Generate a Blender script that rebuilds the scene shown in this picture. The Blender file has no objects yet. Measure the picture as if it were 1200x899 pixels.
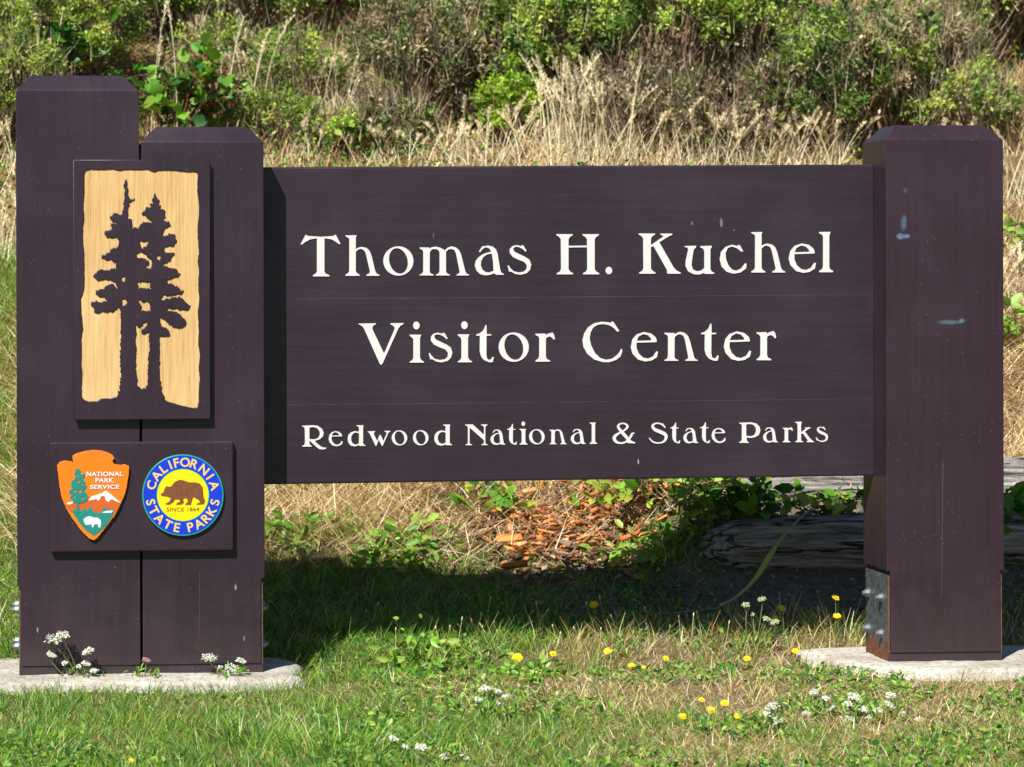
import bpy, math
import numpy as np
from mathutils import Matrix, Vector

rng = np.random.default_rng(7)
scene = bpy.context.scene
C = scene.collection

# ------------------------------------------------------------------ camera
F, CX, CY, CZ = 3062.53, -0.8633, -7.6633, 1.1531
YAW, ROLL, PPX, PPY, PITCH = 0.0730, 0.0030, 264.78, 336.40, -0.0023
cs, sn = math.cos(YAW), math.sin(YAW)
cp, sp = math.cos(PITCH), math.sin(PITCH)
fwd = Vector((cp * sn, cp * cs, sp))
r0 = Vector((cs, -sn, 0)); u0 = Vector((-sp * sn, -sp * cs, cp))
Rv = math.cos(ROLL) * r0 - math.sin(ROLL) * u0
Uv = math.sin(ROLL) * r0 + math.cos(ROLL) * u0
cam_d = bpy.data.cameras.new('camera')
cam = bpy.data.objects.new('camera', cam_d); C.objects.link(cam); scene.camera = cam
m = Matrix((Rv, Uv, -fwd)).transposed().to_4x4(); m.translation = Vector((CX, CY, CZ))
cam.matrix_world = m
cam_d.sensor_width = 36; cam_d.sensor_fit = 'HORIZONTAL'
cam_d.lens = F / 1200 * 36
cam_d.shift_x = (600 - PPX) / 1200
cam_d.shift_y = (PPY - 449.5) / 1200
cam_d.clip_start = 0.1; cam_d.clip_end = 2000
cam_d.dof.use_dof = True; cam_d.dof.focus_distance = 7.75; cam_d.dof.aperture_fstop = 7.0

# ------------------------------------------------------------------ light
SUN = Vector((-0.66, -1.0, 1.34)).normalized()       # towards the sun
w = bpy.data.worlds.new('World'); scene.world = w; w.use_nodes = True
nt = w.node_tree; bg = nt.nodes['Background']
sky = nt.nodes.new('ShaderNodeTexSky'); sky.sky_type = 'NISHITA'; sky.sun_disc = False; sky.ozone_density = 4.0; sky.dust_density = 0.2
sky.sun_elevation = math.asin(SUN.z); sky.sun_rotation = math.atan2(SUN.x, SUN.y)
nt.links.new(sky.outputs[0], bg.inputs[0]); bg.inputs[1].default_value = 0.05
ld = bpy.data.lights.new('sun', 'SUN'); ld.energy = 5.0; ld.angle = math.radians(0.53); ld.color = (1.0, 0.965, 0.90)
lo = bpy.data.objects.new('sun', ld); C.objects.link(lo)
lo.rotation_euler = (-SUN).to_track_quat('-Z', 'Y').to_euler(); lo.location = (-3, -6, 8)
scene.view_settings.view_transform = 'Standard'; scene.view_settings.look = 'None'
scene.view_settings.exposure = 0.75; scene.view_settings.gamma = 1.0
scene.cycles.max_bounces = 6; scene.cycles.transparent_max_bounces = 4

# ------------------------------------------------------------------ helpers
def ray(u, v):
    a = (u - PPX) / F; b = (PPY - v) / F
    xr = math.cos(ROLL) * a + math.sin(ROLL) * b
    up = -math.sin(ROLL) * a + math.cos(ROLL) * b
    zf = cp - sp * up; uw = sp + cp * up
    return cs * xr + sn * zf, -sn * xr + cs * zf, uw
def on_plane(u, v, y):                    # photograph pixel -> point on the vertical plane at depth y
    dx, dy, dz = ray(u, v); t = (y - CY) / dy
    return CX + dx * t, y, CZ + dz * t

def vnoise(x, y, seed=0):
    x = np.asarray(x, float); y = np.asarray(y, float)
    xi = np.floor(x).astype(np.int64); yi = np.floor(y).astype(np.int64)
    fx = x - xi; fy = y - yi; fx = fx * fx * (3 - 2 * fx); fy = fy * fy * (3 - 2 * fy)
    def hsh(a, b):
        n = (a * 374761393 + b * 668265263 + seed * 1442695041) & 0x7fffffff
        n = ((n ^ (n >> 13)) * 1274126177) & 0x7fffffff
        return ((n ^ (n >> 16)) & 0xffff) / 65535.0
    return (hsh(xi, yi) * (1 - fx) + hsh(xi + 1, yi) * fx) * (1 - fy) + (hsh(xi, yi + 1) * (1 - fx) + hsh(xi + 1, yi + 1) * fx) * fy
def fbm(x, y, seed=0, o=3):
    s = 0; a = .5; t = 0
    for k in range(o):
        s = s + a * vnoise(np.asarray(x) * 2 ** k, np.asarray(y) * 2 ** k, seed + k); t += a; a *= .5
    return s / t
KY = [-60, -6, -1.5, -.3, .1, .25, .486, 1.11, 2.0, 3, 4, 5, 6, 7, 9, 14, 60, 300]
KH = [-.06, -.05, -.04, -.035, -.025, -.01, .02, .16, .385, .91, 1.5, 2.1, 2.75, 3.3, 4.1, 4.6, 5.5, 8]
def ground(x, y):
    x = np.asarray(x, float); y = np.asarray(y, float)
    h = np.interp(y, KY, KH)
    h = h + (fbm(x * 1.3, y * 1.3, 3) - .5) * np.clip(y * .12, 0.012, .35) + (fbm(x * 7, y * 7, 9) - .5) * np.clip(.012 + .02 * y, .01, .06)
    sx = np.clip((x - 1.15) / .25, 0, 1); h = h + sx * sx * (3 - 2 * sx) * np.interp(y, [.5, .7, .85, 1.0, 1.2, 2.0, 3.0], [0, .02, .09, .20, .22, .10, 0])
    d = np.maximum(0, .16 - np.abs(y - .15)) / .16                 # keep the earth below the concrete
    return h - d * .02
def on_ground(u, v):
    dx, dy, dz = ray(u, v); t = 5.0
    for k in range(4000):
        x, y, z = CX + dx * t, CY + dy * t, CZ + dz * t
        if z <= float(ground(x, y)): break
        t += .01
    return x, y, float(ground(x, y))

def tag(o, label=None, cat=None, group=None, kind=None):
    if label: o['label'] = label
    if cat: o['category'] = cat
    if group: o['group'] = group
    if kind: o['kind'] = kind
    return o
def thing(name, loc, label, cat, group=None, rz=0):
    o = bpy.data.objects.new(name, None); C.objects.link(o); o.location = loc; o.rotation_euler[2] = rz
    o.empty_display_size = .05
    return tag(o, label, cat, group)
def link(name, me, mat, parent=None, loc=(0, 0, 0)):
    o = bpy.data.objects.new(name, me); C.objects.link(o); o.location = loc
    for mm in (mat if isinstance(mat, (list, tuple)) else [mat]): me.materials.append(mm)
    if parent: o.parent = parent
    return o
def qmesh(name, V, Q, col=None, smooth=False):
    me = bpy.data.meshes.new(name); V = np.asarray(V, np.float32); Q = np.asarray(Q, np.int32); k = Q.shape[1]
    me.vertices.add(len(V)); me.vertices.foreach_set('co', V.ravel())
    me.loops.add(Q.size); me.loops.foreach_set('vertex_index', Q.ravel())
    me.polygons.add(len(Q)); me.polygons.foreach_set('loop_start', np.arange(0, Q.size, k, dtype=np.int32))
    if smooth: me.polygons.foreach_set('use_smooth', np.ones(len(Q), bool))
    me.update(calc_edges=True)
    if col is not None:
        a = me.color_attributes.new('col', 'FLOAT_COLOR', 'POINT')
        c = np.ones((len(V), 4), np.float32); c[:, :3] = col; a.data.foreach_set('color', c.ravel())
    return me
class Acc:                                                          # collects quads with vertex colours
    def __init__(s): s.V = []; s.Q = []; s.K = []; s.n = 0
    def add(s, V, Q, K):
        V = np.asarray(V, float).reshape(-1, 3); s.V.append(V); s.Q.append(np.asarray(Q) + s.n)
        K = np.asarray(K, float); s.K.append(np.broadcast_to(K, (len(V), 3)) if K.ndim == 1 else K); s.n += len(V)
    def mesh(s, name, smooth=False): return qmesh(name, np.concatenate(s.V), np.concatenate(s.Q), np.concatenate(s.K), smooth)

# ------------------------------------------------------------------ materials
def newmat(name):
    mt = bpy.data.materials.new(name); mt.use_nodes = True
    return mt, mt.node_tree.nodes, mt.node_tree.links, mt.node_tree.nodes['Principled BSDF']
def noise(N, L, scale, detail=4, vec=None, rough=.55, dim='3D'):
    n = N.new('ShaderNodeTexNoise'); n.inputs['Scale'].default_value = scale; n.inputs['Detail'].default_value = detail
    n.inputs['Roughness'].default_value = rough
    if vec is not None: L.new(vec, n.inputs['Vector'])
    return n
def ramp(N, L, fac, stops):
    r = N.new('ShaderNodeValToRGB'); e = r.color_ramp.elements
    e[0].position, e[0].color = stops[0][0], (*stops[0][1], 1); e[1].position, e[1].color = stops[-1][0], (*stops[-1][1], 1)
    for p_, c_ in stops[1:-1]:
        x = e.new(p_); x.color = (*c_, 1)
    L.new(fac, r.inputs[0]); return r
def mapping(N, L, scale=(1, 1, 1)):
    t = N.new('ShaderNodeTexCoord'); mp = N.new('ShaderNodeMapping'); mp.inputs['Scale'].default_value = scale
    L.new(t.outputs['Object'], mp.inputs['Vector']); return mp.outputs[0]
def mix(N, L, fac, a, b, mode='MIX'):
    x = N.new('ShaderNodeMix'); x.data_type = 'RGBA'; x.blend_type = mode
    for s_, val in ((0, fac), (6, a), (7, b)):
        if isinstance(val, (float, int)): x.inputs[s_].default_value = val
        elif isinstance(val, tuple): x.inputs[s_].default_value = (*val, 1)
        else: L.new(val, x.inputs[s_])
    return x.outputs[2]
def math_(N, L, op, a, b=0.0, clamp=False):
    x = N.new('ShaderNodeMath'); x.operation = op; x.use_clamp = clamp
    for i, val in enumerate((a, b)):
        if isinstance(val, (float, int)): x.inputs[i].default_value = val
        else: L.new(val, x.inputs[i])
    return x.outputs[0]
def bump(N, L, B, h, strength=.3, dist=.01):
    b = N.new('ShaderNodeBump'); b.inputs['Strength'].default_value = strength; b.inputs['Distance'].default_value = dist
    L.new(h, b.inputs['Height']); L.new(b.outputs[0], B.inputs['Normal'])

def leaf_mat(name, trans=.3, rough=.5, tint=(1.15, 1.2, .6), gain=1.0):
    mt, N, L, B = newmat(name)
    at = N.new('ShaderNodeAttribute'); at.attribute_name = 'col'
    g = mix(N, L, 1.0, at.outputs[0], (gain, gain, gain), 'MULTIPLY')
    L.new(g, B.inputs['Base Color']); B.inputs['Roughness'].default_value = rough
    B.inputs['Specular IOR Level'].default_value = .35
    if trans > 0:
        tr = N.new('ShaderNodeBsdfTranslucent'); L.new(mix(N, L, 1.0, g, tint, 'MULTIPLY'), tr.inputs[0])
        ms = N.new('ShaderNodeMixShader'); ms.inputs[0].default_value = trans
        L.new(B.outputs[0], ms.inputs[1]); L.new(tr.outputs[0], ms.inputs[2]); L.new(ms.outputs[0], N['Material Output'].inputs[0])
    return mt
M_grass = leaf_mat('grass_blades', .28, .38)
M_dry = leaf_mat('dry_straw', .1, .6, (1.1, 1.0, .8))
M_leaf = leaf_mat('leaves', .3, .42)
M_wood = leaf_mat('twigs', 0, .8)
M_petal = leaf_mat('petals', .25, .6, (1, 1, 1))

def paint_mat(name, vertical=True, marks=(), lines=(), base=(.0275, .0178, .0262), seams=()):
    """dark brown exterior wood paint with brush and grain relief, wear specks; marks = scuffs given in metres"""
    mt, N, L, B = newmat(name)
    tc = N.new('ShaderNodeTexCoord'); P = tc.outputs['Object']
    sc_ = (22, 22, 1.3) if vertical else (1.3, 22, 26)
    mp = N.new('ShaderNodeMapping'); mp.inputs['Scale'].default_value = sc_; L.new(P, mp.inputs[0])
    grain = noise(N, L, 2.2, 6, mp.outputs[0], .65)
    mp2 = N.new('ShaderNodeMapping'); mp2.inputs['Scale'].default_value = tuple(v * 4 for v in sc_); L.new(P, mp2.inputs[0])
    fine = noise(N, L, 2.0, 3, mp2.outputs[0], .6)
    cloud = noise(N, L, 2.6, 4, P, .6)
    dk = tuple(v * .82 for v in base); lt = tuple(v * s for v, s in zip(base, (1.22, 1.28, 1.25)))
    c1 = ramp(N, L, cloud.outputs[0], [(.32, dk), (.55, base), (.75, lt)]).outputs[0]
    st = ramp(N, L, grain.outputs[0], [(.28, (.87, .86, .87)), (.5, (1, 1, 1)), (.74, (1.15, 1.16, 1.14))]).outputs[0]
    col = mix(N, L, 1.0, c1, st, 'MULTIPLY')
    # flecks of dirt and tiny chips
    vr = N.new('ShaderNodeTexVoronoi'); vr.inputs['Scale'].default_value = 55; vr.inputs['Randomness'].default_value = 1.0; L.new(P, vr.inputs['Vector'])
    gate = noise(N, L, 9, 2, P)
    sp1 = math_(N, L, 'LESS_THAN', vr.outputs['Distance'], .07)
    gt = math_(N, L, 'GREATER_THAN', gate.outputs[0], .53)
    col = mix(N, L, math_(N, L, 'MULTIPLY', math_(N, L, 'MULTIPLY', sp1, gt), .42 if vertical else .14), col, (.30, .27, .27))
    sep = N.new('ShaderNodeSeparateXYZ'); wob = noise(N, L, 55, 3, P)
    L.new(P, sep.inputs[0]); X, Z = sep.outputs[0], sep.outputs[2]
    if vertical:                                                      # rain splash dust on the lowest part of the wood
        dn = noise(N, L, 11, 5, P, .7)
        k = math_(N, L, 'MULTIPLY', math_(N, L, 'SUBTRACT', math_(N, L, 'MULTIPLY', dn.outputs[0], .62), Z), 2.2, True)
        col = mix(N, L, math_(N, L, 'MULTIPLY', k, .22), col, (.12, .085, .075))
    for (x, z, rx, rz, cc, st_) in marks:                             # scuffs and droppings
        a = math_(N, L, 'DIVIDE', math_(N, L, 'SUBTRACT', X, x), rx); b = math_(N, L, 'DIVIDE', math_(N, L, 'SUBTRACT', Z, z), rz)
        d = math_(N, L, 'ADD', math_(N, L, 'MULTIPLY', a, a), math_(N, L, 'MULTIPLY', b, b))
        d = math_(N, L, 'ADD', d, math_(N, L, 'MULTIPLY', math_(N, L, 'SUBTRACT', wob.outputs[0], .5), 2.4))
        k = math_(N, L, 'MULTIPLY', math_(N, L, 'SUBTRACT', 1.0, d, True), st_, True)
        col = mix(N, L, k, col, cc)
    for (x, z0, z1, hw, slope) in lines:                              # scratches / drying cracks
        xx = math_(N, L, 'SUBTRACT', X, math_(N, L, 'ADD', x, math_(N, L, 'MULTIPLY', math_(N, L, 'SUBTRACT', Z, z0), slope)))
        k = math_(N, L, 'LESS_THAN', math_(N, L, 'ABSOLUTE', xx), hw)
        k = math_(N, L, 'MULTIPLY', k, math_(N, L, 'MULTIPLY', math_(N, L, 'GREATER_THAN', Z, z0), math_(N, L, 'LESS_THAN', Z, z1)))
        k = math_(N, L, 'MULTIPLY', k, cloud.outputs[0])
        col = mix(N, L, math_(N, L, 'MULTIPLY', k, .5), col, (.22, .13, .11))
    hgt = math_(N, L, 'ADD', math_(N, L, 'MULTIPLY', grain.outputs[0], .7), math_(N, L, 'MULTIPLY', fine.outputs[0], .3))
    for z in seams:
        k = math_(N, L, 'LESS_THAN', math_(N, L, 'ABSOLUTE', math_(N, L, 'SUBTRACT', Z, math_(N, L, 'ADD', z, math_(N, L, 'MULTIPLY', X, .004)))), .0011)
        col = mix(N, L, math_(N, L, 'MULTIPLY', k, .12), col, (.07, .05, .06))
        hgt = math_(N, L, 'SUBTRACT', hgt, math_(N, L, 'MULTIPLY', k, .15))
    L.new(col, B.inputs['Base Color'])
    rr = ramp(N, L, cloud.outputs[0], [(.3, (.26,) * 3), (.7, (.44,) * 3)]); L.new(rr.outputs[0], B.inputs['Roughness'])
    B.inputs['Specular IOR Level'].default_value = .36
    bump(N, L, B, hgt, .45, .003)
    return mt
def plain(name, col, rough=.5, metal=0, var=.12, scale=40, bmp=.1):
    mt, N, L, B = newmat(name); P = mapping(N, L)
    n = noise(N, L, scale, 4, P)
    c = ramp(N, L, n.outputs[0], [(.25, tuple(v * (1 - var) for v in col)), (.75, tuple(min(1, v * (1 + var)) for v in col))])
    L.new(c.outputs[0], B.inputs['Base Color']); B.inputs['Roughness'].default_value = rough; B.inputs['Metallic'].default_value = metal
    if bmp: bump(N, L, B, n.outputs[0], bmp, .002)
    return mt
M_white = plain('white_lettering_paint', (.58, .58, .56), .45, var=.05)
M_black = plain('shadow_gap', (.012, .010, .010), .9)
M_galv = plain('galvanised_steel', (.20, .21, .23), .5, .6)
def steel_mat():
    mt, N, L, B = newmat('weathered_plate'); P = mapping(N, L)
    n = noise(N, L, 60, 5, P); n2 = noise(N, L, 14, 4, P)
    sep = N.new('ShaderNodeSeparateXYZ'); L.new(P, sep.inputs[0])
    k = math_(N, L, 'ADD', math_(N, L, 'MULTIPLY', sep.outputs[2], -12.0), math_(N, L, 'MULTIPLY', n2.outputs[0], 2.6))
    f = ramp(N, L, k, [(.55, (0, 0, 0)), (.85, (1, 1, 1))])
    a = ramp(N, L, n.outputs[0], [(.35, (.035, .04, .045)), (.65, (.10, .11, .12)), (.8, (.25, .25, .25))])
    rust = ramp(N, L, n.outputs[0], [(.3, (.06, .018, .01)), (.7, (.20, .06, .025))])
    L.new(mix(N, L, f.outputs[0], a.outputs[0], rust.outputs[0]), B.inputs['Base Color'])
    B.inputs['Roughness'].default_value = .55; B.inputs['Metallic'].default_value = .2; bump(N, L, B, n.outputs[0], .3, .002); return mt
M_steel = steel_mat()
M_rust = plain('rusty_edge', (.13, .05, .03), .8, var=.5, scale=70)
def gold_mat():
    mt, N, L, B = newmat('carved_gold_field'); P = mapping(N, L, (60, 60, 2.2))
    n = noise(N, L, 2.0, 5, P, .7); n2 = noise(N, L, 5, 3, mapping(N, L, (1, 1, .6)))
    a = ramp(N, L, n.outputs[0], [(.25, (.42, .25, .09)), (.45, (.57, .38, .165)), (.8, (.64, .46, .23))])
    b = ramp(N, L, n2.outputs[0], [(.35, (.90, .84, .72)), (.65, (1.05, 1.03, 1.0))])
    L.new(mix(N, L, 1.0, a.outputs[0], b.outputs[0], 'MULTIPLY'), B.inputs['Base Color'])
    n3 = noise(N, L, 1.6, 2, mapping(N, L, (24, 24, 3.5)), .4); B.inputs['Roughness'].default_value = .5; bump(N, L, B, math_(N, L, 'ADD', math_(N, L, 'MULTIPLY', n.outputs[0], .5), n3.outputs[0]), .9, .006); return mt
M_gold = gold_mat()
def concrete_mat():
    mt, N, L, B = newmat('pale_rough_concrete'); P = mapping(N, L)
    n = noise(N, L, 55, 6, P, .7); n2 = noise(N, L, 6, 3, P); v = N.new('ShaderNodeTexVoronoi'); v.inputs['Scale'].default_value = 140; L.new(P, v.inputs[0])
    a = ramp(N, L, n.outputs[0], [(.3, (.20, .175, .145)), (.5, (.47, .44, .385)), (.75, (.60, .57, .50))])
    b = ramp(N, L, n2.outputs[0], [(.35, (.72, .68, .62)), (.6, (1, 1, 1))])
    L.new(mix(N, L, 1.0, a.outputs[0], b.outputs[0], 'MULTIPLY'), B.inputs['Base Color'])
    B.inputs['Roughness'].default_value = .9
    bump(N, L, B, math_(N, L, 'ADD', n.outputs[0], math_(N, L, 'MULTIPLY', v.outputs[0], .5)), .8, .006); return mt
M_conc = concrete_mat()
def soil_mat():
    mt, N, L, B = newmat('earth_and_thatch'); P = mapping(N, L)
    at = N.new('ShaderNodeAttribute'); at.attribute_name = 'col'
    n = noise(N, L, 45, 6, P, .7); n2 = noise(N, L, 160, 4, P, .7)
    a = ramp(N, L, n.outputs[0], [(.28, (.45, .42, .40)), (.5, (1, 1, 1)), (.75, (1.45, 1.4, 1.3))])
    b = ramp(N, L, n2.outputs[0], [(.3, (.6, .58, .55)), (.7, (1.3, 1.3, 1.3))])
    L.new(mix(N, L, 1.0, mix(N, L, 1.0, at.outputs[0], a.outputs[0], 'MULTIPLY'), b.outputs[0], 'MULTIPLY'), B.inputs['Base Color'])
    B.inputs['Roughness'].default_value = .95; B.inputs['Specular IOR Level'].default_value = .15
    bump(N, L, B, n.outputs[0], .8, .02); return mt
M_soil = soil_mat()

# ------------------------------------------------------------------ ground sheet
xs = np.unique(np.round(np.concatenate([np.arange(-2, 5.6, .03), np.arange(-8, 12, .4), np.arange(-60, 90, 6.), [-400, -200, 200, 400]]), 3))
ys = np.unique(np.round(np.concatenate([np.arange(-2.2, 8, .03), np.arange(-10, 16, .4), np.arange(-60, 120, 8.), [-200, 200, 400]]), 3))
GX, GY = np.meshgrid(xs, ys); GZ = ground(GX, GY)
V = np.stack([GX, GY, GZ], -1).reshape(-1, 3); ny, nx = GX.shape
I = np.arange(nx * ny).reshape(ny, nx)
Q = np.stack([I[:-1, :-1], I[:-1, 1:], I[1:, 1:], I[1:, :-1]], -1).reshape(-1, 4)
dr = fbm(V[:, 0] * 1.8, V[:, 1] * 1.8, 21)
soil = np.array([.15, .115, .08]); straw = np.array([.30, .215, .11]); green = np.array([.085, .11, .03])
t1 = np.clip((V[:, 1] - 1.1) / .4, 0, 1)[:, None]; g1 = np.clip((dr - .42) * 5, 0, 1)[:, None]
K = (soil * .8 + straw * .2) * (1 - g1) + (green * .5 + straw * .5) * g1
K = K * (1 - t1) + np.array([.20, .135, .065]) * t1 * (.6 + .8 * dr[:, None])
tb = np.clip((V[:, 0] - .75) / .3, 0, 1) * np.clip((V[:, 1] - .4) / .15, 0, 1) * np.clip((1.35 - V[:, 1]) / .2, 0, 1)
tb = tb * np.clip((2.9 - V[:, 0]) / .4, 0, 1); K = K * (1 - tb[:, None]) + np.array([.15, .125, .105]) * tb[:, None]
link('ground', qmesh('ground', V, Q, K, True), M_soil)['kind'] = 'structure'

# ------------------------------------------------------------------ outlines from signed distance fields
def sd_poly(X, Y, pts):
    p = np.asarray(pts, float); q = np.roll(p, -1, 0)
    d2 = np.full(X.shape, 1e18); ins = np.zeros(X.shape, bool)
    for (ax, ay), (bx, by) in zip(p, q):
        ex, ey = bx - ax, by - ay; l = ex * ex + ey * ey + 1e-12
        t = np.clip(((X - ax) * ex + (Y - ay) * ey) / l, 0, 1)
        d2 = np.minimum(d2, (X - ax - t * ex) ** 2 + (Y - ay - t * ey) ** 2)
        if ay != by:
            ins ^= ((ay > Y) != (by > Y)) & (X < (bx - ax) * (Y - ay) / (by - ay) + ax)
    return np.where(ins, 1, -1) * np.sqrt(d2)
def catmull(P, n=6):
    P = np.asarray(P, float); Q_ = np.vstack([2 * P[0] - P[1], P, 2 * P[-1] - P[-2]]); out = []
    for i in range(1, len(Q_) - 2):
        a, b, c, d = Q_[i - 1:i + 3]
        for t in np.linspace(0, 1, n, endpoint=False):
            out.append(.5 * (2 * b + (c - a) * t + (2 * a - 5 * b + 4 * c - d) * t * t + (3 * b - a - 3 * c + d) * t ** 3))
    out.append(P[-1]); return np.array(out)
def sd_stroke(X, Y, pts):
    P = catmull(pts); best = np.full(X.shape, -1e9)
    for (ax, ay, ar), (bx, by, br) in zip(P[:-1], P[1:]):
        ex, ey = bx - ax, by - ay; t = np.clip(((X - ax) * ex + (Y - ay) * ey) / (ex * ex + ey * ey + 1e-9), 0, 1)
        best = np.maximum(best, ar + (br - ar) * t - np.hypot(X - ax - t * ex, Y - ay - t * ey))
    return best
def sd_ell(X, Y, cx, cy, rx, ry, a=0):
    a = math.radians(a); x = (X - cx) * math.cos(a) + (Y - cy) * math.sin(a); y = -(X - cx) * math.sin(a) + (Y - cy) * math.cos(a)
    return (1 - np.sqrt((x / rx) ** 2 + (y / ry) ** 2)) * min(rx, ry)
def field(shapes, step, pad=4):
    allp = []
    for s in shapes:
        if s[0] in 'PSps': allp += [(q[0], q[1]) for q in s[1]]
        else: allp += [(s[1][0] - max(s[1][2:4]), s[1][1] - max(s[1][2:4])), (s[1][0] + max(s[1][2:4]), s[1][1] + max(s[1][2:4]))]
    allp = np.array(allp); lo_, hi_ = allp.min(0) - pad * step - 20 * (step > 1), allp.max(0) + pad * step + 20 * (step > 1)
    X, Y = np.meshgrid(np.arange(lo_[0], hi_[0], step), np.arange(lo_[1], hi_[1], step))
    D = np.full(X.shape, -1e9)
    for s in shapes:
        k = s[0]; g = sd_poly(X, Y, s[1]) if k in 'Pp' else sd_stroke(X, Y, s[1]) if k in 'Ss' else sd_ell(X, Y, *s[1])
        D = np.maximum(D, g) if k in 'PSE' else np.minimum(D, -g)
    return X, Y, D
def contours(X, Y, D):
    """marching squares -> list of closed polylines"""
    D = D.copy(); D[0, :] = D[-1, :] = -1; D[:, 0] = D[:, -1] = -1; D[D == 0] = 1e-6
    S = D > 0; ny_, nx_ = D.shape; seg = {}
    code = S[:-1, :-1] * 1 + S[:-1, 1:] * 2 + S[1:, 1:] * 4 + S[1:, :-1] * 8
    tab = {1: [(3, 0)], 2: [(0, 1)], 3: [(3, 1)], 4: [(1, 2)], 5: [(3, 2), (1, 0)], 6: [(0, 2)], 7: [(3, 2)], 8: [(2, 3)], 9: [(2, 0)],
           10: [(0, 3), (2, 1)], 11: [(2, 1)], 12: [(1, 3)], 13: [(1, 0)], 14: [(0, 3)]}
    def eid(i, j, e):
        return ((i, j, 0), (i, j + 1, 1), (i + 1, j, 0), (i, j, 1))[e]
    for i, j in zip(*np.nonzero((code > 0) & (code < 15))):
        for a, b in tab[int(code[i, j])]: seg[eid(i, j, a)] = eid(i, j, b)
    def pt(e):
        i, j, k = e; i2, j2 = (i, j + 1) if k == 0 else (i + 1, j)
        t = D[i, j] / (D[i, j] - D[i2, j2]); return (X[i, j] + t * (X[i2, j2] - X[i, j]), Y[i, j] + t * (Y[i2, j2] - Y[i, j]))
    out = []
    while seg:
        s0, nx2 = next(iter(seg.items())); loop = [s0]; del seg[s0]
        while nx2 in seg:
            loop.append(nx2); nx2 = seg.pop(nx2)
        if len(loop) > 5: out.append(np.array([pt(e) for e in loop]))
    return out
def thin(P, tol):
    """drop points that lie on nearly straight runs"""
    keep = np.zeros(len(P), bool); n = len(P); far = int(np.argmax(((P - P[0]) ** 2).sum(1)))
    st = [(0, far), (far, n)]; keep[[0, far]] = True
    Pn = np.vstack([P, P[:1]])
    while st:
        a, b = st.pop()
        if b - a < 2: continue
        A, B_ = Pn[a], Pn[b]; e = B_ - A; L_ = np.hypot(*e) + 1e-12
        d = np.abs(e[0] * (Pn[a + 1:b, 1] - A[1]) - e[1] * (Pn[a + 1:b, 0] - A[0])) / L_
        k = int(np.argmax(d))
        if d[k] > tol: keep[a + 1 + k] = True; st += [(a, a + 1 + k), (a + 1 + k, b)]
    return P[keep]
def extruded(name, loops, ext, bevel=0.0):
    """closed loops in (x, z) metres, even-odd filled, thickness 2*ext about y = 0, as a mesh facing -y"""
    cu = bpy.data.curves.new(name, 'CURVE'); cu.dimensions = '2D'; cu.fill_mode = 'BOTH' if (ext > 0) else 'FRONT'; cu.extrude = ext
    cu.bevel_depth = bevel; cu.bevel_resolution = 1; cu.offset = -bevel * .8
    for P in loops:
        s = cu.splines.new('POLY'); s.points.add(len(P) - 1)
        co = np.zeros((len(P), 4)); co[:, :2] = P; co[:, 3] = 1; s.points.foreach_set('co', co.ravel()); s.use_cyclic_u = True
    o = bpy.data.objects.new(name, cu); C.objects.link(o)
    me = bpy.data.meshes.new_from_object(o.evaluated_get(bpy.context.evaluated_depsgraph_get()))
    bpy.data.objects.remove(o); bpy.data.curves.remove(cu)
    me.transform(Matrix.Rotation(math.pi / 2, 4, 'X')); me.materials.clear(); return me
def to_plane(P, y):
    return np.array([(lambda q: (q[0], q[2]))(on_plane(u, v, y)) for u, v in P])

# ------------------------------------------------------------------ the sign
PW, PD = .36, .2245
X1, X2, X3 = -.9174, -.5506, 1.6806
H1, H2, H3 = 1.713, 1.5621, 1.5704
CIN, CH = .0445, .0463; REC = .1196
M_post = paint_mat('brown_post_paint', True, base=(.0272, .0168, .0250), lines=[(-.385, .10, .30, .0008, .01), (.0, 9, 9, .001, 0)], marks=[(*[on_plane(276, 688, 0)[i] for i in (0, 2)], .004, .012, (.28, .28, .32), .9), (*[on_plane(44, 738, 0)[i] for i in (0, 2)], .003, .010, (.22, .22, .26), .9), (*[on_plane(286, 748, 0)[i] for i in (0, 2)], .003, .010, (.16, .15, .18), .8)])
def mk(u, v, rx, rz, c=(.30, .38, .46), s=.9):
    x, y, z = on_plane(u, v, 0); return (x, z, rx * 2.0, rz * 1.7, c, s)
x_a = on_plane(1105, 700, 0)
M_post_r = paint_mat('brown_post_paint_scuffed', True, base=(.0290, .0160, .0235), marks=
    [mk(1059, 262, .0055, .016, (.07, .11, .16), .8), mk(1058, 277, .011, .006, (.12, .20, .29), .9), mk(1112, 378, .020, .0045, (.08, .11, .15), .8), mk(1128, 376, .006, .005, (.10, .17, .25), .8),
     mk(1061, 223, .004, .006, (.06, .08, .11), .5)],
    lines=[(x_a[0] - .004, x_a[2], x_a[2] + .42, .0009, .012)], seams=())
M_panel = paint_mat('brown_panel_paint', False, [
    (*[on_plane(845, 261, REC)[i] for i in (0, 2)], .006, .015, (.16, .20, .25), 1.0), (*[on_plane(811, 262, REC)[i] for i in (0, 2)], .006, .009, (.10, .13, .16), .8),
    (*[on_plane(508, 276, REC)[i] for i in (0, 2)], .003, .010, (.10, .12, .15), .9), (*[on_plane(748, 541, REC)[i] for i in (0, 2)], .003, .009, (.45, .45, .45), 1.0),
    (*[on_plane(860, 270, REC)[i] for i in (0, 2)], .003, .003, (.14, .16, .19), .8)],
    seams=(.783, 1.10))
SR = thing('visitor_center_sign', (.55, .11, 0), 'large dark brown wooden park sign with white lettering between thick posts on concrete footings', 'sign')
def part(name, me, mat, parent=SR):
    return link(name, me, mat, parent, loc=(-.55, -.11, 0) if parent == SR else (0, 0, 0))
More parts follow.
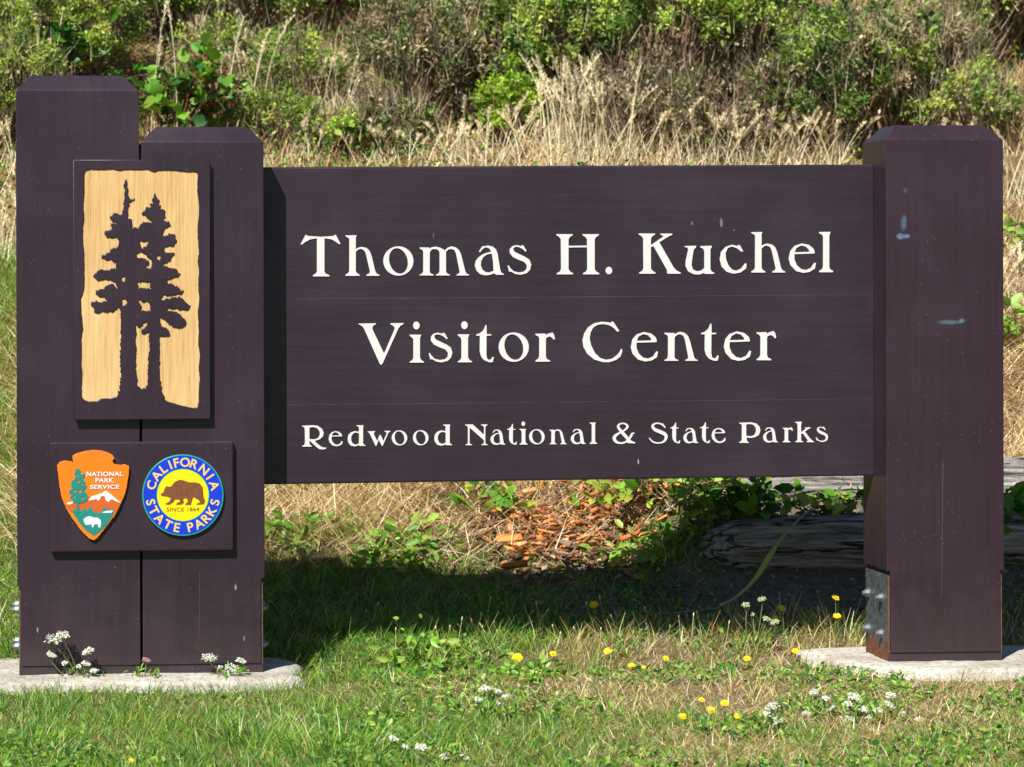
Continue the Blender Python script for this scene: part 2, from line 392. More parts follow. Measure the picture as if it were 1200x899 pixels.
def rings_mesh(name, rings, bev=.003):
    V, Qf = [], []
    for (x0, x1, y0, y1, z) in rings: V += [(x0, y0, z), (x1, y0, z), (x1, y1, z), (x0, y1, z)]
    fs = [(3, 2, 1, 0)]
    for i in range(len(rings) - 1):
        a, b = 4 * i, 4 * i + 4
        for k in range(4): fs.append((a + k, a + (k + 1) % 4, b + (k + 1) % 4, b + k))
    n = 4 * len(rings) - 4; fs.append((n, n + 1, n + 2, n + 3))
    me = bpy.data.meshes.new(name); me.from_pydata(V, [], fs)
    if bev:
        import bmesh
        bm = bmesh.new(); bm.from_mesh(me)
        ed = [e for e in bm.edges if e.calc_face_angle(0) > .3]
        bmesh.ops.bevel(bm, geom=ed, offset=bev, segments=2, profile=.6, affect='EDGES', clamp_overlap=True)
        bm.to_mesh(me); bm.free()
    return me
def box(name, x0, x1, y0, y1, z0, z1, bev=.0015): return rings_mesh(name, [(x0, x1, y0, y1, z0), (x0, x1, y0, y1, z1)], bev)
def hexbolt(x, y, z, d):
    """washer, nut and thread end along x, direction d"""
    import bmesh
    bm = bmesh.new()
    for r, h0, h1, n in ((.0155, 0, .003, 20), (.0115, .003, .013, 6), (.0065, .013, .020, 12)):
        g = bmesh.ops.create_cone(bm, cap_ends=True, segments=n, radius1=r, radius2=r * (.97 if n == 6 else 1), depth=h1 - h0)
        bmesh.ops.translate(bm, verts=g['verts'], vec=(0, 0, (h0 + h1) / 2))
    bmesh.ops.rotate(bm, verts=bm.verts, matrix=Matrix.Rotation(math.pi / 2 * d, 3, 'Y'))
    bmesh.ops.translate(bm, verts=bm.verts, vec=(x, y, z))
    me = bpy.data.meshes.new('bolt'); bm.to_mesh(me); bm.free(); return me
def post(x, H, mat, zl, zr, z0=0.0, label=None):
    """zl / zr: height of the recess with the steel side plate on the left / right side (0 = none)"""
    a = x + (.011 if zl else 0); b = x + PW - (.011 if zr else 0); zc = max(zl, zr)
    rings = [(a, b, 0, PD, z0 + .027)]
    rings += [(a, b, 0, PD, zc), (x, x + PW, 0, PD, zc + .001)] if zc else []
    if not zc: rings[0] = (x, x + PW, 0, PD, z0 + .027)
    rings += [(x, x + PW, 0, PD, H), (x + CIN, x + PW - CIN, CIN, PD - CIN, H + CH)]
    p = part('post', rings_mesh('post', rings), mat)
    if label: p['label'] = label
    part('base_strip', box('base_strip', x + .006, x + PW - .006, .004, PD - .004, z0 - .02, z0 + .0265), M_post, p)
    for zz, px, d in ((zl, x, -1), (zr, x + PW, 1)):
        if not zz: continue
        if d < 0: x0_, x1_ = x + .0050, x + .0105
        else: x0_, x1_ = x + PW - .0105, x + PW - .0050
        pl = part('steel_plate', box('steel_plate', x0_, x1_, .008, PD - .006, z0 - .02, zz - .012, .001), M_steel, p)
        part('plate_edge', box('plate_edge', x0_ + .001, x1_ - .001, .0045, .0075, z0 - .02, zz - .014, 0), M_rust, p)
        xo = x0_ if d < 0 else x1_
        for by in (.062, .186):
            for bz in (.186, .078): part('bolt', hexbolt(xo, by, bz + z0, d), M_galv, p)
    return p
post(X1, H1, M_post, .26, 0, 0, 'tallest brown post at the left end')
post(X2, H2, M_post, 0, .276, 0, 'shorter left post touching the tallest one')
post(X3, H3, M_post_r, .276, .276, .005, 'lone right hand post with blue grey scuffs')
part('gap_shade', box('gap_shade', X1 + PW + .0005, X2 - .0005, .06, .20, .03, 1.50, 0), M_black)  # near-black strip standing in for the shade between the two left posts

# panel between the posts (its lower edge rises slightly to the right)
def panel_mesh():
    import bmesh
    xl, xr = X2 + PW + .0008, X3 - .0008; y0, y1 = REC, REC + .085
    V = [(xl, y0, .5439), (xr, y0, .5549), (xr, y1, .5549), (xl, y1, .5439), (xl, y0, 1.4931), (xr, y0, 1.5019), (xr, y1, 1.5019), (xl, y1, 1.4931)]
    me = bpy.data.meshes.new('sign_panel'); me.from_pydata(V, [], [(3, 2, 1, 0), (4, 5, 6, 7), (0, 1, 5, 4), (1, 2, 6, 5), (2, 3, 7, 6), (3, 0, 4, 7)])
    bm = bmesh.new(); bm.from_mesh(me); ed = [e for e in bm.edges if abs(e.verts[0].co.x - e.verts[1].co.x) > 1]
    bmesh.ops.bevel(bm, geom=ed, offset=.006, segments=2, profile=.6, affect='EDGES'); bm.to_mesh(me); bm.free(); return me
PANEL = part('sign_panel', panel_mesh(), M_panel)

# glyph outlines: coordinates in enlarged crops of the lettering (origin u, origin v, scale, left, baseline)
def G(s, left, base, shapes): return (s, left, base, shapes)
STEM = lambda dx: ('P', [(x + dx, y) for x, y in [(32, 188), (130, 190), (134, 205), (132, 430), (142, 450), (172, 462), (172, 470), (32, 470), (32, 462), (58, 450), (68, 430), (68, 230), (58, 212), (32, 200)]])
ARCH = lambda dx: ('P', [(x + dx, y) for x, y in [(290, 210), (320, 188), (350, 178), (395, 188), (430, 220), (450, 270), (490, 430), (503, 452), (528, 462), (528, 470), (402, 470), (402, 462), (428, 450), (434, 435), (397, 250), (380, 215), (350, 203), (318, 210), (290, 240)]])
HST = lambda dx, dy=0: ('P', [(x + dx, y + dy) for x, y in [(50, 88), (215, 88), (215, 98), (185, 118), (172, 140), (172, 440), (190, 465), (218, 480), (218, 492), (55, 492), (55, 480), (85, 465), (98, 440), (95, 140), (80, 118), (50, 98)]])
GL = {
 'T': G(8.571, 36, 480, [('P', [(88, 60), (110, 74), (237, 82), (365, 74), (388, 60), (435, 150), (425, 158), (400, 140), (350, 108), (275, 97), (275, 430), (285, 450), (325, 468), (325, 480), (160, 480), (160, 468), (190, 450), (200, 430), (200, 97), (130, 108), (75, 140), (48, 162), (36, 155)])]),
 'h': G(8.571, 487, 480, [('P', [(487, 72), (598, 70), (592, 90), (590, 100), (590, 430), (600, 450), (628, 465), (628, 478), (487, 478), (487, 465), (515, 450), (525, 430), (525, 110), (515, 95), (487, 82)]),
        ('P', [(588, 212), (615, 195), (650, 187), (695, 196), (728, 225), (748, 275), (785, 430), (800, 455), (828, 468), (828, 478), (697, 478), (697, 467), (725, 455), (733, 435), (690, 250), (672, 220), (640, 206), (612, 215), (588, 240)])]),
 'o': G(8.571, 867, 480, [('E', (1017, 332, 151, 147, 0)), ('e', (1018, 331, 92, 130, -15))]),
 'm': G(8.571, 32, 470, [STEM(0), ('P', [(130, 205), (150, 188), (190, 180), (235, 190), (275, 210), (296, 235), (296, 430), (308, 450), (335, 462), (335, 470), (195, 470), (195, 462), (222, 450), (232, 430), (232, 240), (220, 215), (190, 203), (155, 208), (130, 238)]), ARCH(0)]),
 'n': G(8.571, 32, 470, [STEM(0), ARCH(-162)]),
 'a': G(8.571, 585, 470, [('P', [(624, 236), (655, 190), (668, 178), (680, 182), (715, 174), (760, 182), (795, 210), (812, 250), (840, 420), (850, 445), (877, 460), (875, 468), (800, 468), (778, 452), (740, 468), (690, 474), (640, 462), (600, 425), (585, 375), (592, 335), (615, 300), (655, 268), (700, 248), (748, 238), (738, 210), (715, 195), (690, 193), (660, 212), (640, 240)]),
        ('p', [(755, 255), (710, 262), (670, 290), (648, 330), (645, 375), (660, 415), (690, 440), (730, 445), (775, 428), (768, 330)])]),
 's': G(8.571, 912, 470, [('P', [(1105, 232), (1095, 238), (1060, 208), (1030, 193), (1000, 188), (975, 198), (970, 215), (985, 240), (1030, 262), (1090, 290), (1135, 320), (1152, 370), (1140, 420), (1105, 455), (1045, 470), (990, 462), (950, 438), (930, 440), (915, 380), (925, 375), (940, 400), (975, 435), (1025, 447), (1075, 440), (1105, 415), (1108, 375), (1080, 340), (1020, 318), (965, 290), (935, 250), (938, 210), (965, 182), (1005, 172), (1050, 182), (1062, 172), (1075, 178)])]),
 'H': G(8.571, 50, 492, [HST(0), HST(263), ('P', [(165, 205), (365, 203), (365, 220), (165, 222)])]),
 '.': G(8.571, 544, 492, [('E', (577, 458, 33, 37, 0))]),
 'K': G(8.571, 877, 488, [HST(827, -4), ('P', [(1095, 85), (1215, 85), (1212, 97), (1180, 112), (1010, 218), (990, 218), (990, 204), (1008, 196), (1125, 115), (1120, 105), (1095, 97)]), ('P', [(1022, 205), (1078, 165), (1225, 420), (1255, 455), (1300, 478), (1298, 488), (1165, 488), (1160, 475), (1163, 455)])]),
 'u': G(6, 97, 332, [('P', [(97, 140), (178, 138), (175, 150), (160, 165), (148, 240), (145, 275), (155, 305), (185, 318), (215, 312), (235, 295), (235, 180), (228, 160), (207, 150), (207, 140), (288, 138), (285, 150), (277, 165), (277, 300), (285, 318), (305, 328), (303, 336), (237, 336), (235, 328), (200, 341), (160, 338), (120, 318), (102, 280), (105, 240), (122, 165), (115, 150), (97, 148)])]),
 'c': G(6, 343, 332, [('P', [(508, 178), (500, 183), (490, 178), (465, 158), (430, 145), (400, 155), (384, 190), (387, 235), (405, 280), (430, 308), (460, 316), (495, 300), (520, 265), (532, 265), (528, 300), (490, 328), (440, 337), (390, 322), (355, 285), (343, 235), (352, 185), (385, 148), (430, 133), (468, 142), (475, 133), (485, 137)])]),
 'e': G(6, 828, 332, [('P', [(1012, 190), (1008, 199), (868, 203), (868, 240), (885, 280), (915, 308), (950, 315), (985, 300), (1008, 265), (1020, 265), (1012, 305), (975, 328), (930, 335), (880, 322), (840, 280), (828, 235), (840, 180), (870, 145), (920, 128), (970, 138), (1003, 165)]), ('p', [(870, 190), (882, 160), (915, 142), (948, 150), (972, 175), (972, 187)])]),
 'l': G(6, 1042, 330, [('P', [(1042, 47), (1122, 46), (1118, 58), (1113, 75), (1113, 295), (1120, 310), (1140, 320), (1140, 330), (1043, 330), (1043, 320), (1062, 310), (1070, 295), (1070, 80), (1062, 65), (1042, 57)])]),
 'V': G(10, 42, 548, [('P', [(42, 88), (245, 85), (243, 97), (215, 110), (200, 140), (210, 170), (335, 430), (345, 430), (465, 150), (460, 130), (440, 110), (415, 98), (415, 85), (570, 82), (568, 95), (530, 115), (505, 150), (325, 550), (310, 570), (300, 572), (285, 550), (110, 160), (90, 125), (60, 105), (42, 98)])]),
 'i': G(10, 640, 548, [('E', (718, 115, 38, 46, 0)), ('P', [(640, 222), (775, 222), (772, 235), (760, 260), (760, 490), (775, 520), (808, 540), (808, 550), (640, 550), (640, 540), (670, 522), (683, 495), (683, 285), (675, 262), (640, 235)])]),
 't': G(10, 220, 548, [('P', [(330, 115), (340, 115), (342, 222), (395, 222), (395, 238), (340, 240), (338, 460), (345, 505), (370, 525), (395, 515), (410, 488), (425, 490), (418, 530), (410, 550), (370, 550), (310, 525), (275, 480), (260, 420), (262, 240), (220, 240), (220, 225), (265, 210), (305, 175)])]),
 'r': G(10, 912, 542, [('P', [(912, 215), (1030, 212), (1035, 232), (1060, 215), (1115, 200), (1130, 225), (1142, 272), (1130, 288), (1105, 258), (1075, 245), (1040, 262), (1035, 290), (1035, 480), (1045, 510), (1085, 528), (1085, 542), (915, 542), (915, 528), (945, 510), (958, 480), (958, 270), (945, 245), (912, 228)])]),
 'C': G(10, 65, 548, [('P', [(495, 190), (485, 200), (465, 195), (430, 155), (380, 126), (310, 110), (240, 120), (190, 152), (158, 210), (148, 280), (165, 360), (210, 450), (270, 508), (340, 530), (410, 518), (470, 475), (500, 440), (515, 405), (530, 403), (528, 440), (510, 490), (460, 530), (380, 558), (300, 556), (200, 525), (120, 460), (75, 380), (65, 300), (85, 220), (130, 150), (200, 102), (290, 84), (370, 90), (395, 98), (410, 80), (425, 85)])]),
 'R': G(12, 48, 398, [('P', [(48, 110), (200, 102), (270, 112), (325, 150), (352, 205), (340, 260), (295, 300), (225, 322), (260, 360), (310, 400), (345, 415), (390, 418), (385, 432), (345, 443), (290, 438), (240, 400), (165, 330), (150, 310), (152, 360), (165, 385), (185, 392), (183, 403), (50, 403), (50, 392), (80, 378), (88, 350), (85, 150), (75, 130), (48, 120)]), ('p', [(150, 135), (200, 127), (255, 140), (290, 180), (298, 225), (280, 275), (240, 297), (190, 300), (150, 293)])]),
 'd': G(12, 688, 390, [('P', [(815, 100), (912, 100), (905, 130), (905, 350), (915, 370), (940, 382), (938, 390), (855, 390), (850, 380), (790, 398), (730, 385), (695, 340), (688, 290), (700, 235), (735, 200), (790, 182), (848, 192), (848, 135), (840, 118), (815, 112)]), ('p', [(848, 215), (800, 200), (760, 220), (738, 265), (738, 310), (755, 350), (790, 372), (825, 368), (848, 350)])]),
 'w': G(12, 970, 390, [('P', [(970, 188), (1075, 184), (1073, 196), (1052, 210), (1062, 240), (1103, 325), (1140, 238), (1150, 238), (1192, 325), (1238, 215), (1230, 200), (1208, 192), (1208, 181), (1290, 180), (1288, 190), (1262, 205), (1180, 392), (1168, 392), (1125, 305), (1092, 392), (1080, 392), (1000, 225), (990, 208), (970, 198)])]),
 'N': G(12, 60, 374, [('P', [(60, 88), (165, 85), (185, 103), (325, 232), (325, 125), (315, 108), (285, 98), (285, 86), (372, 85), (372, 97), (350, 108), (343, 125), (343, 345), (350, 358), (375, 367), (375, 377), (290, 377), (290, 367), (318, 358), (325, 345), (325, 308), (122, 130), (122, 345), (130, 360), (158, 368), (158, 378), (65, 378), (65, 368), (92, 360), (100, 345), (98, 125), (85, 108), (60, 98)])]),
 '&': G(9.231, 808, 272, [('S', [(1048, 262, 7), (1000, 245, 13), (940, 180, 18), (888, 120, 15), (870, 85, 12), (888, 60, 8), (925, 52, 7), (960, 66, 10), (970, 90, 12), (950, 118, 9), (900, 148, 8), (845, 182, 14), (828, 215, 17), (848, 250, 14), (900, 266, 9), (950, 254, 9), (985, 225, 10), (1012, 185, 12), (1022, 163, 9), (1045, 158, 5)]), ('P', [(975, 245), (1050, 260), (1050, 270), (970, 264)])]),
 'S': G(10.909, 58, 337, [('S', [(262, 128, 8), (240, 105, 11), (200, 84, 9), (150, 80, 9), (112, 102, 13), (107, 130, 17), (140, 163, 21), (200, 188, 22), (256, 215, 22), (278, 250, 19), (262, 300, 13), (220, 326, 9), (160, 331, 9), (110, 317, 10), (77, 287, 8), (64, 268, 5)]), ('P', [(215, 85), (235, 80), (272, 135), (258, 142)])]),
 'P': G(10, 60, 330, [('P', [(60, 97), (200, 92), (260, 105), (300, 145), (308, 190), (290, 240), (240, 268), (190, 275), (148, 270), (148, 295), (155, 315), (175, 325), (172, 333), (62, 333), (62, 323), (85, 313), (92, 295), (92, 130), (82, 112), (60, 105)]), ('p', [(142, 118), (180, 110), (225, 120), (255, 155), (258, 200), (240, 240), (200, 255), (142, 250)])]),
 'k': G(10, 715, 328, [('P', [(715, 90), (795, 88), (785, 115), (785, 300), (792, 315), (812, 322), (812, 328), (718, 328), (718, 320), (738, 312), (745, 295), (745, 120), (735, 105), (715, 98)]), ('P', [(780, 215), (840, 175), (835, 165), (825, 158), (892, 152), (895, 162), (860, 180), (800, 228), (780, 230)]), ('P', [(795, 212), (825, 197), (895, 290), (935, 320), (935, 328), (855, 328), (852, 320), (870, 310)])]),
}
_gc = {}
def glyph(ch):
    if ch not in _gc:
        s, left, base, shapes = GL[ch]
        step = .33 * s if s < 9 else .3 * s * (.6 if ch in 'RdwN&SPk' else 1)
        X, Y, D = field(shapes, step * .8)
        _gc[ch] = [thin(np.stack([(P[:, 0] - left) / s, (P[:, 1] - base) / s], 1), .05) for P in contours(X, Y, D)]
    return _gc[ch]
def line(items, name):
    loops = []
    for ch, u, v, sc_ in items:
        for P in glyph(ch): loops.append(to_plane(np.stack([u + P[:, 0] * sc_, v + P[:, 1] * sc_], 1), REC))
    me = extruded(name, loops, .0012)
    o = link(name, me, M_white, PANEL, (0, REC - .0014, 0)); return o
b1 = lambda u: 324.0 - (u - 352) * (4.9 / 610)
L1 = [(c, u, b1(u), 1) for c, u in zip('ThomasH.Kuchel', [352.2, 404.8, 449.2, 491.7, 556.3, 594.4, 651.8, 709.5, 748.3, 802.2, 843.2, 880.2, 924, 959.7])]
b2 = lambda u: 425.2 - (u - 420) * (3.0 / 470)
L2 = [(c, u, b2(u), 1) for c, u in zip('VisitorCenter', [420.2, 480, 502, 536.3, 558, 584.4, 627.2, 682.5, 739, 778.5, 821.5, 848, 886.3])]
b3 = lambda u: 523.0 - (u - 355) * (5.0 / 605)
L3 = [(c, u, b3(u), 1.0 if c in 'RdwN&SPk' else .515) for c, u in zip('RedwoodNational&StateParks',
      [354, 385, 407.3, 430.8, 459, 483.9, 508.8, 545, 574.6, 594.2, 608.8, 620, 643.9, 668.7, 690.9, 717.5, 760.3, 785.4, 800.6, 820.3, 833.7, 866, 894, 917, 931.5, 955.8])]
L3 = [(c, u, v, .56 if c in 'ti' else .53 if c in 'l' else s) for c, u, v, s in L3]
line(L1, 'lettering')['label'] = 'white raised letters reading Thomas H. Kuchel'
line(L2, 'lettering')['label'] = 'white raised letters reading Visitor Center'
line(L3, 'lettering')['label'] = 'small white letters reading Redwood National & State Parks'

# --- carved plaque with two redwoods
def gz(pts, o, s): return [(o[0] + x / s, o[1] + y / s) for x, y in pts]
gG = lambda p: gz(p, (90, 190), 5.993)
gH = lambda p: gz(p, (90, 330), 5.62)
outer = gG([(60, 60), (90, 50), (140, 53), (180, 52), (250, 48), (280, 55), (300, 58), (330, 52), (420, 53), (495, 50), (520, 62), (540, 70), (570, 60), (640, 55), (700, 60), (780, 68), (840, 68), (850, 90), (846, 200), (858, 300), (858, 380), (849, 450), (850, 520), (858, 640), (848, 700), (860, 760), (853, 835)]) \
      + gH([(802, 60), (808, 110), (798, 200), (803, 330), (800, 420), (813, 490), (803, 560), (810, 640), (803, 720), (805, 790), (795, 828), (770, 834), (690, 818), (600, 792), (570, 770), (540, 740), (300, 740), (280, 735), (262, 757), (220, 770), (160, 770), (130, 788), (80, 792), (50, 780), (32, 758), (30, 700), (35, 600), (28, 540), (32, 480), (30, 380), (40, 300), (30, 200), (25, 110), (45, 60), (50, 0)]) \
      + gG([(52, 780), (52, 640), (42, 560), (42, 450), (52, 400), (45, 320), (52, 200), (50, 90)])
tree = gG([(345, 115), (338, 140), (328, 170), (338, 190), (335, 250), (325, 330), (312, 375), (300, 370), (285, 355), (262, 358), (235, 380), (232, 400), (250, 418), (270, 415), (272, 428), (245, 435), (240, 455), (250, 470), (230, 475), (200, 485), (195, 505), (210, 525), (240, 535), (280, 530), (295, 550), (290, 590), (270, 605), (250, 605), (235, 625), (215, 630), (205, 648), (180, 655), (175, 670), (190, 685), (215, 690), (240, 685), (255, 700), (275, 710), (272, 745), (240, 752), (215, 765), (180, 755), (150, 760), (122, 785), (120, 805), (150, 830), (200, 825), (235, 830), (265, 845), (285, 885)]) \
     + gH([(265, 45), (240, 20), (205, 15), (185, 40), (160, 50), (130, 58), (125, 80), (140, 98), (165, 100), (185, 110), (200, 125), (180, 130), (150, 140), (130, 125), (100, 135), (95, 155), (115, 180), (115, 205), (135, 212), (165, 200), (195, 205), (215, 195), (235, 203), (250, 185), (275, 168), (288, 185), (292, 350), (285, 500), (292, 620), (280, 700), (275, 745), (275, 880), (575, 880), (575, 760), (560, 730), (548, 640), (542, 500), (545, 360), (570, 368), (600, 360), (618, 350), (600, 310), (560, 290), (545, 255), (548, 238), (580, 250), (610, 285), (640, 300), (690, 305), (718, 290), (720, 260), (690, 225), (650, 200), (595, 188), (600, 178), (650, 180), (690, 190), (730, 185), (748, 160), (710, 130), (680, 100), (600, 110), (560, 125), (555, 105), (570, 90), (600, 92), (640, 88), (690, 80), (697, 60)]) \
     + gG([(720, 885), (680, 860), (640, 850), (615, 822), (640, 830), (665, 825), (690, 805), (715, 803), (725, 785), (710, 765), (690, 745), (665, 745), (640, 735), (600, 730), (610, 715), (650, 690), (680, 655), (682, 635), (655, 640), (625, 635), (615, 610), (620, 592), (650, 592), (680, 590), (690, 570), (702, 550), (690, 515), (655, 500), (625, 520), (605, 515), (605, 490), (615, 458), (640, 455), (658, 440), (645, 418), (625, 415), (610, 400), (625, 390), (615, 340), (595, 335), (590, 310), (575, 300), (570, 285), (588, 268), (565, 262), (555, 230), (548, 195), (540, 240), (530, 262), (538, 280), (510, 290), (525, 305), (515, 315), (490, 320), (482, 340), (462, 345), (460, 365), (480, 375), (490, 390), (520, 410), (520, 425), (490, 425), (465, 420), (440, 445), (430, 462), (388, 460), (385, 400), (355, 392), (362, 330), (370, 280), (400, 270), (405, 258), (375, 255), (355, 225), (358, 185), (352, 150)])
holes = [gG(p) for p in ([(445, 555), (475, 552), (512, 552), (490, 585), (462, 602), (442, 590)], [(412, 648), (450, 630), (480, 645), (490, 665), (520, 680), (530, 710), (520, 745), (485, 745), (485, 735), (505, 720), (500, 690), (475, 675), (425, 672)], [(560, 660), (580, 652), (597, 670), (580, 690), (558, 680)], [(318, 810), (330, 798), (342, 815), (335, 838), (318, 832)], [(430, 845), (470, 840), (515, 845), (515, 885), (430, 885)])] \
      + [gH(p) for p in ([(292, 125), (310, 115), (328, 130), (322, 150), (300, 152)], [(400, 118), (440, 135), (460, 125), (485, 150), (485, 192), (420, 190), (428, 165)], [(388, 290), (410, 300), (440, 275), (470, 268), (450, 300), (425, 320), (425, 345), (450, 348), (478, 335), (478, 400), (470, 550), (468, 680), (450, 708), (425, 708), (400, 680), (390, 560), (388, 400)])]
X, Y = np.meshgrid(np.arange(84, 249, .45), np.arange(186, 492, .45))
Dt = sd_poly(X, Y, tree)
for h_ in holes: Dt = np.minimum(Dt, -sd_poly(X, Y, h_))
Do = sd_poly(X, Y, outer); jag = (fbm(X * .35, Y * .35, 5) - .5) * 1.0
Dg = np.minimum(Do + jag, -(Dt + (fbm(X * .42, Y * .42, 15, 2) - .5) * 3.0))
TB = .022                                                             # board thickness
YB = -TB
pu0, pv0 = on_plane(85.5, 187.5, YB)[0], on_plane(85.5, 187.5, YB)[2]
pu1, pv1 = on_plane(247, 491, YB)[0], on_plane(247, 491, YB)[2]
plaque = part('redwood_plaque', rings_mesh('redwood_plaque', [(pu0 + .004, pu1 - .004, YB + .0045, -.0005, pv1), (pu0 + .004, pu1 - .004, YB + .0045, -.0005, pv0)], .001), M_post)
loops = [to_plane(thin(P, .05), YB) for P in contours(X, Y, Dg)]
rect = [(pu0, pv1), (pu1, pv1), (pu1, pv0), (pu0, pv0)]
me = extruded('plaque_face', [np.array([(pu0 + .001, pv1 - .0), (pu1 - .001, pv1), (pu1 - .001, pv0), (pu0 + .001, pv0)])] + loops, .0012, .0018)
link('plaque_face', me, M_post, plaque, (0, YB + .0025, 0))
me = extruded('gold_field', [to_plane(thin(P, .05), YB) for P in contours(X, Y, Dg + 1.2)], .0006)
link('gold_field', me, M_gold, plaque, (0, YB + .0036, 0))

# --- badge board with two emblems
bu0, bz0 = on_plane(58.5, 518.5, YB)[0], on_plane(58.5, 518.5, YB)[2]
bu1, bz1 = on_plane(273.5, 645, YB)[0], on_plane(273.5, 645, YB)[2]
board = part('badge_board', rings_mesh('badge_board', [(bu0, bu1, YB, -.0005, bz1), (bu0, bu1, YB, -.0005, bz0)], .005), M_post)
for uu, vv in ((65, 527), (266, 527), (266, 636), (65, 636)):         # plugged screw heads
    x, _, z = on_plane(uu, vv, YB)
    import bmesh
    bm = bmesh.new(); bmesh.ops.create_cone(bm, cap_ends=True, segments=14, radius1=.006, radius2=.0055, depth=.0016, matrix=Matrix.Translation((x, YB - .0003, z)) @ Matrix.Rotation(math.pi / 2, 4, 'X'))
    me = bpy.data.meshes.new('screw_plug'); bm.to_mesh(me); bm.free(); part('screw_plug', me, M_post, board)
YE = YB - .0046
def flat(name, polys, y, mat, parent, jagged=0, ext=.0002, step=.25, cut=(), bevel=0.0):
    sh = [('P', p) for p in polys] + [('p', p) for p in cut]
    X, Y, D = field(sh, step)
    if jagged: D = D + (fbm(X * .8, Y * .8, 77) - .5) * jagged
    me = extruded(name, [to_plane(thin(P, .03), y) for P in contours(X, Y, D)], ext, bevel)
    return link(name, me, mat, parent, (0, y, 0))
gI = lambda p: gz(p, (60, 520), 7.49)
M_or = plain('orange_enamel', (.80, .17, .006), .35, var=.05); M_rb = plain('mountain_brown_enamel', (.50, .10, .012), .35, var=.05)
M_gr = plain('teal_green_enamel', (.012, .20, .16), .35, var=.08); M_we = plain('white_enamel', (.62, .62, .62), .4, var=.04)
M_bl = plain('blue_enamel', (.004, .035, .50), .3, var=.05); M_ye = plain('yellow_enamel', (.78, .58, .003), .35, var=.04)
M_le = plain('cream_yellow_enamel', (.72, .48, .10), .35, var=.04); M_be = plain('bear_brown_enamel', (.16, .055, .02), .45, var=.25, scale=120)
M_rim = plain('green_rim_enamel', (.01, .30, .20), .35, var=.05); M_dk = plain('dark_brown_enamel', (.10, .05, .01), .4)
arrow_pts = gI([(52, 190), (80, 160), (120, 150), (170, 155), (198, 168), (185, 110), (230, 85), (300, 66), (370, 56), (440, 62), (500, 80), (538, 102), (553, 125), (535, 150), (547, 178), (600, 188), (650, 182), (683, 197), (680, 270), (668, 350), (650, 430), (612, 520), (570, 600), (512, 690), (450, 770), (400, 830), (372, 846), (330, 830), (262, 760), (192, 665), (132, 570), (95, 480), (70, 350), (62, 260)])
arrow = flat('arrowhead_emblem', [arrow_pts], YE, M_or, board, 1.1, .0040, bevel=.0007)
arrow.parent = SR; arrow.data.transform(Matrix.Translation((0, YE, 0))); arrow.location = (-.55, -.11, 0)
def lay(k): return YE - .0050 - .0005 * k
flat('mountain', [gI([(118, 540), (140, 530), (185, 516), (215, 530), (260, 530), (330, 495), (400, 450), (475, 414), (540, 455), (612, 522), (575, 600), (545, 655), (490, 600), (300, 600), (200, 610), (160, 592)])], lay(0), M_rb, arrow)
flat('meadow', [gI([(180, 592), (222, 572), (235, 582), (270, 588), (290, 570), (300, 552), (315, 590), (330, 575), (345, 538), (358, 570), (375, 602), (440, 606), (450, 570), (462, 556), (478, 575), (500, 560), (512, 580), (550, 565), (548, 610), (512, 675), (480, 722), (420, 780), (372, 808), (300, 760), (230, 672)])], lay(1), M_gr, arrow)
flat('snowcap', [gI([(326, 500), (350, 465), (400, 448), (440, 436), (478, 410), (500, 425), (545, 462), (612, 522), (570, 508), (535, 488), (512, 500), (505, 515), (480, 498), (468, 460), (440, 462), (420, 498), (405, 500), (400, 482), (375, 494)]), gI([(132, 532), (150, 514), (185, 510), (200, 518), (165, 534)]), gI([(450, 600), (480, 590), (545, 585), (530, 606), (450, 608)])], lay(2), M_we, arrow)
flat('bison', [gI([(283, 665), (300, 648), (330, 636), (355, 640), (370, 648), (410, 650), (435, 670), (438, 700), (430, 737), (412, 732), (412, 708), (380, 708), (368, 735), (356, 732), (355, 708), (325, 712), (305, 714), (290, 695)])], lay(2), M_we, arrow)
flat('sequoia_tree', [gI([(222, 510), (240, 510), (246, 605), (218, 608)]), gI([(205, 225), (240, 215), (258, 235), (250, 262), (275, 270), (295, 262), (290, 295), (275, 310), (300, 335), (290, 360), (312, 370), (300, 395), (285, 410), (310, 430), (327, 465), (315, 495), (285, 515), (240, 522), (190, 515), (185, 490), (160, 475), (182, 450), (155, 430), (155, 405), (190, 395), (170, 370), (180, 330), (200, 310), (215, 290), (198, 262), (212, 245)])],
     lay(3), M_gr, arrow, 1.3, cut=[gI(p) for p in ([(228, 325), (240, 318), (248, 340), (236, 352)], [(258, 350), (268, 345), (272, 362), (260, 366)], [(200, 405), (214, 400), (218, 425), (206, 430)], [(240, 410), (256, 400), (262, 425), (246, 440)], [(190, 460), (205, 452), (212, 470), (198, 478)], [(262, 470), (280, 462), (284, 485), (268, 490)], [(222, 270), (232, 268), (234, 285), (224, 288)])])
def text_mesh(body, size, bold=0.0, space=1.0):
    cu = bpy.data.curves.new('t', 'FONT'); cu.body = body; cu.size = size; cu.align_x = 'CENTER'; cu.offset = bold; cu.extrude = .0002; cu.space_character = space
    o = bpy.data.objects.new('t', cu); C.objects.link(o)
    me = bpy.data.meshes.new_from_object(o.evaluated_get(bpy.context.evaluated_depsgraph_get()))
    bpy.data.objects.remove(o); bpy.data.curves.remove(cu)
    me.transform(Matrix.Rotation(math.pi / 2, 4, 'X')); me.materials.clear(); return me
def dims(me):
    co = np.array([v.co[:] for v in me.vertices]); return co.min(0), co.max(0)
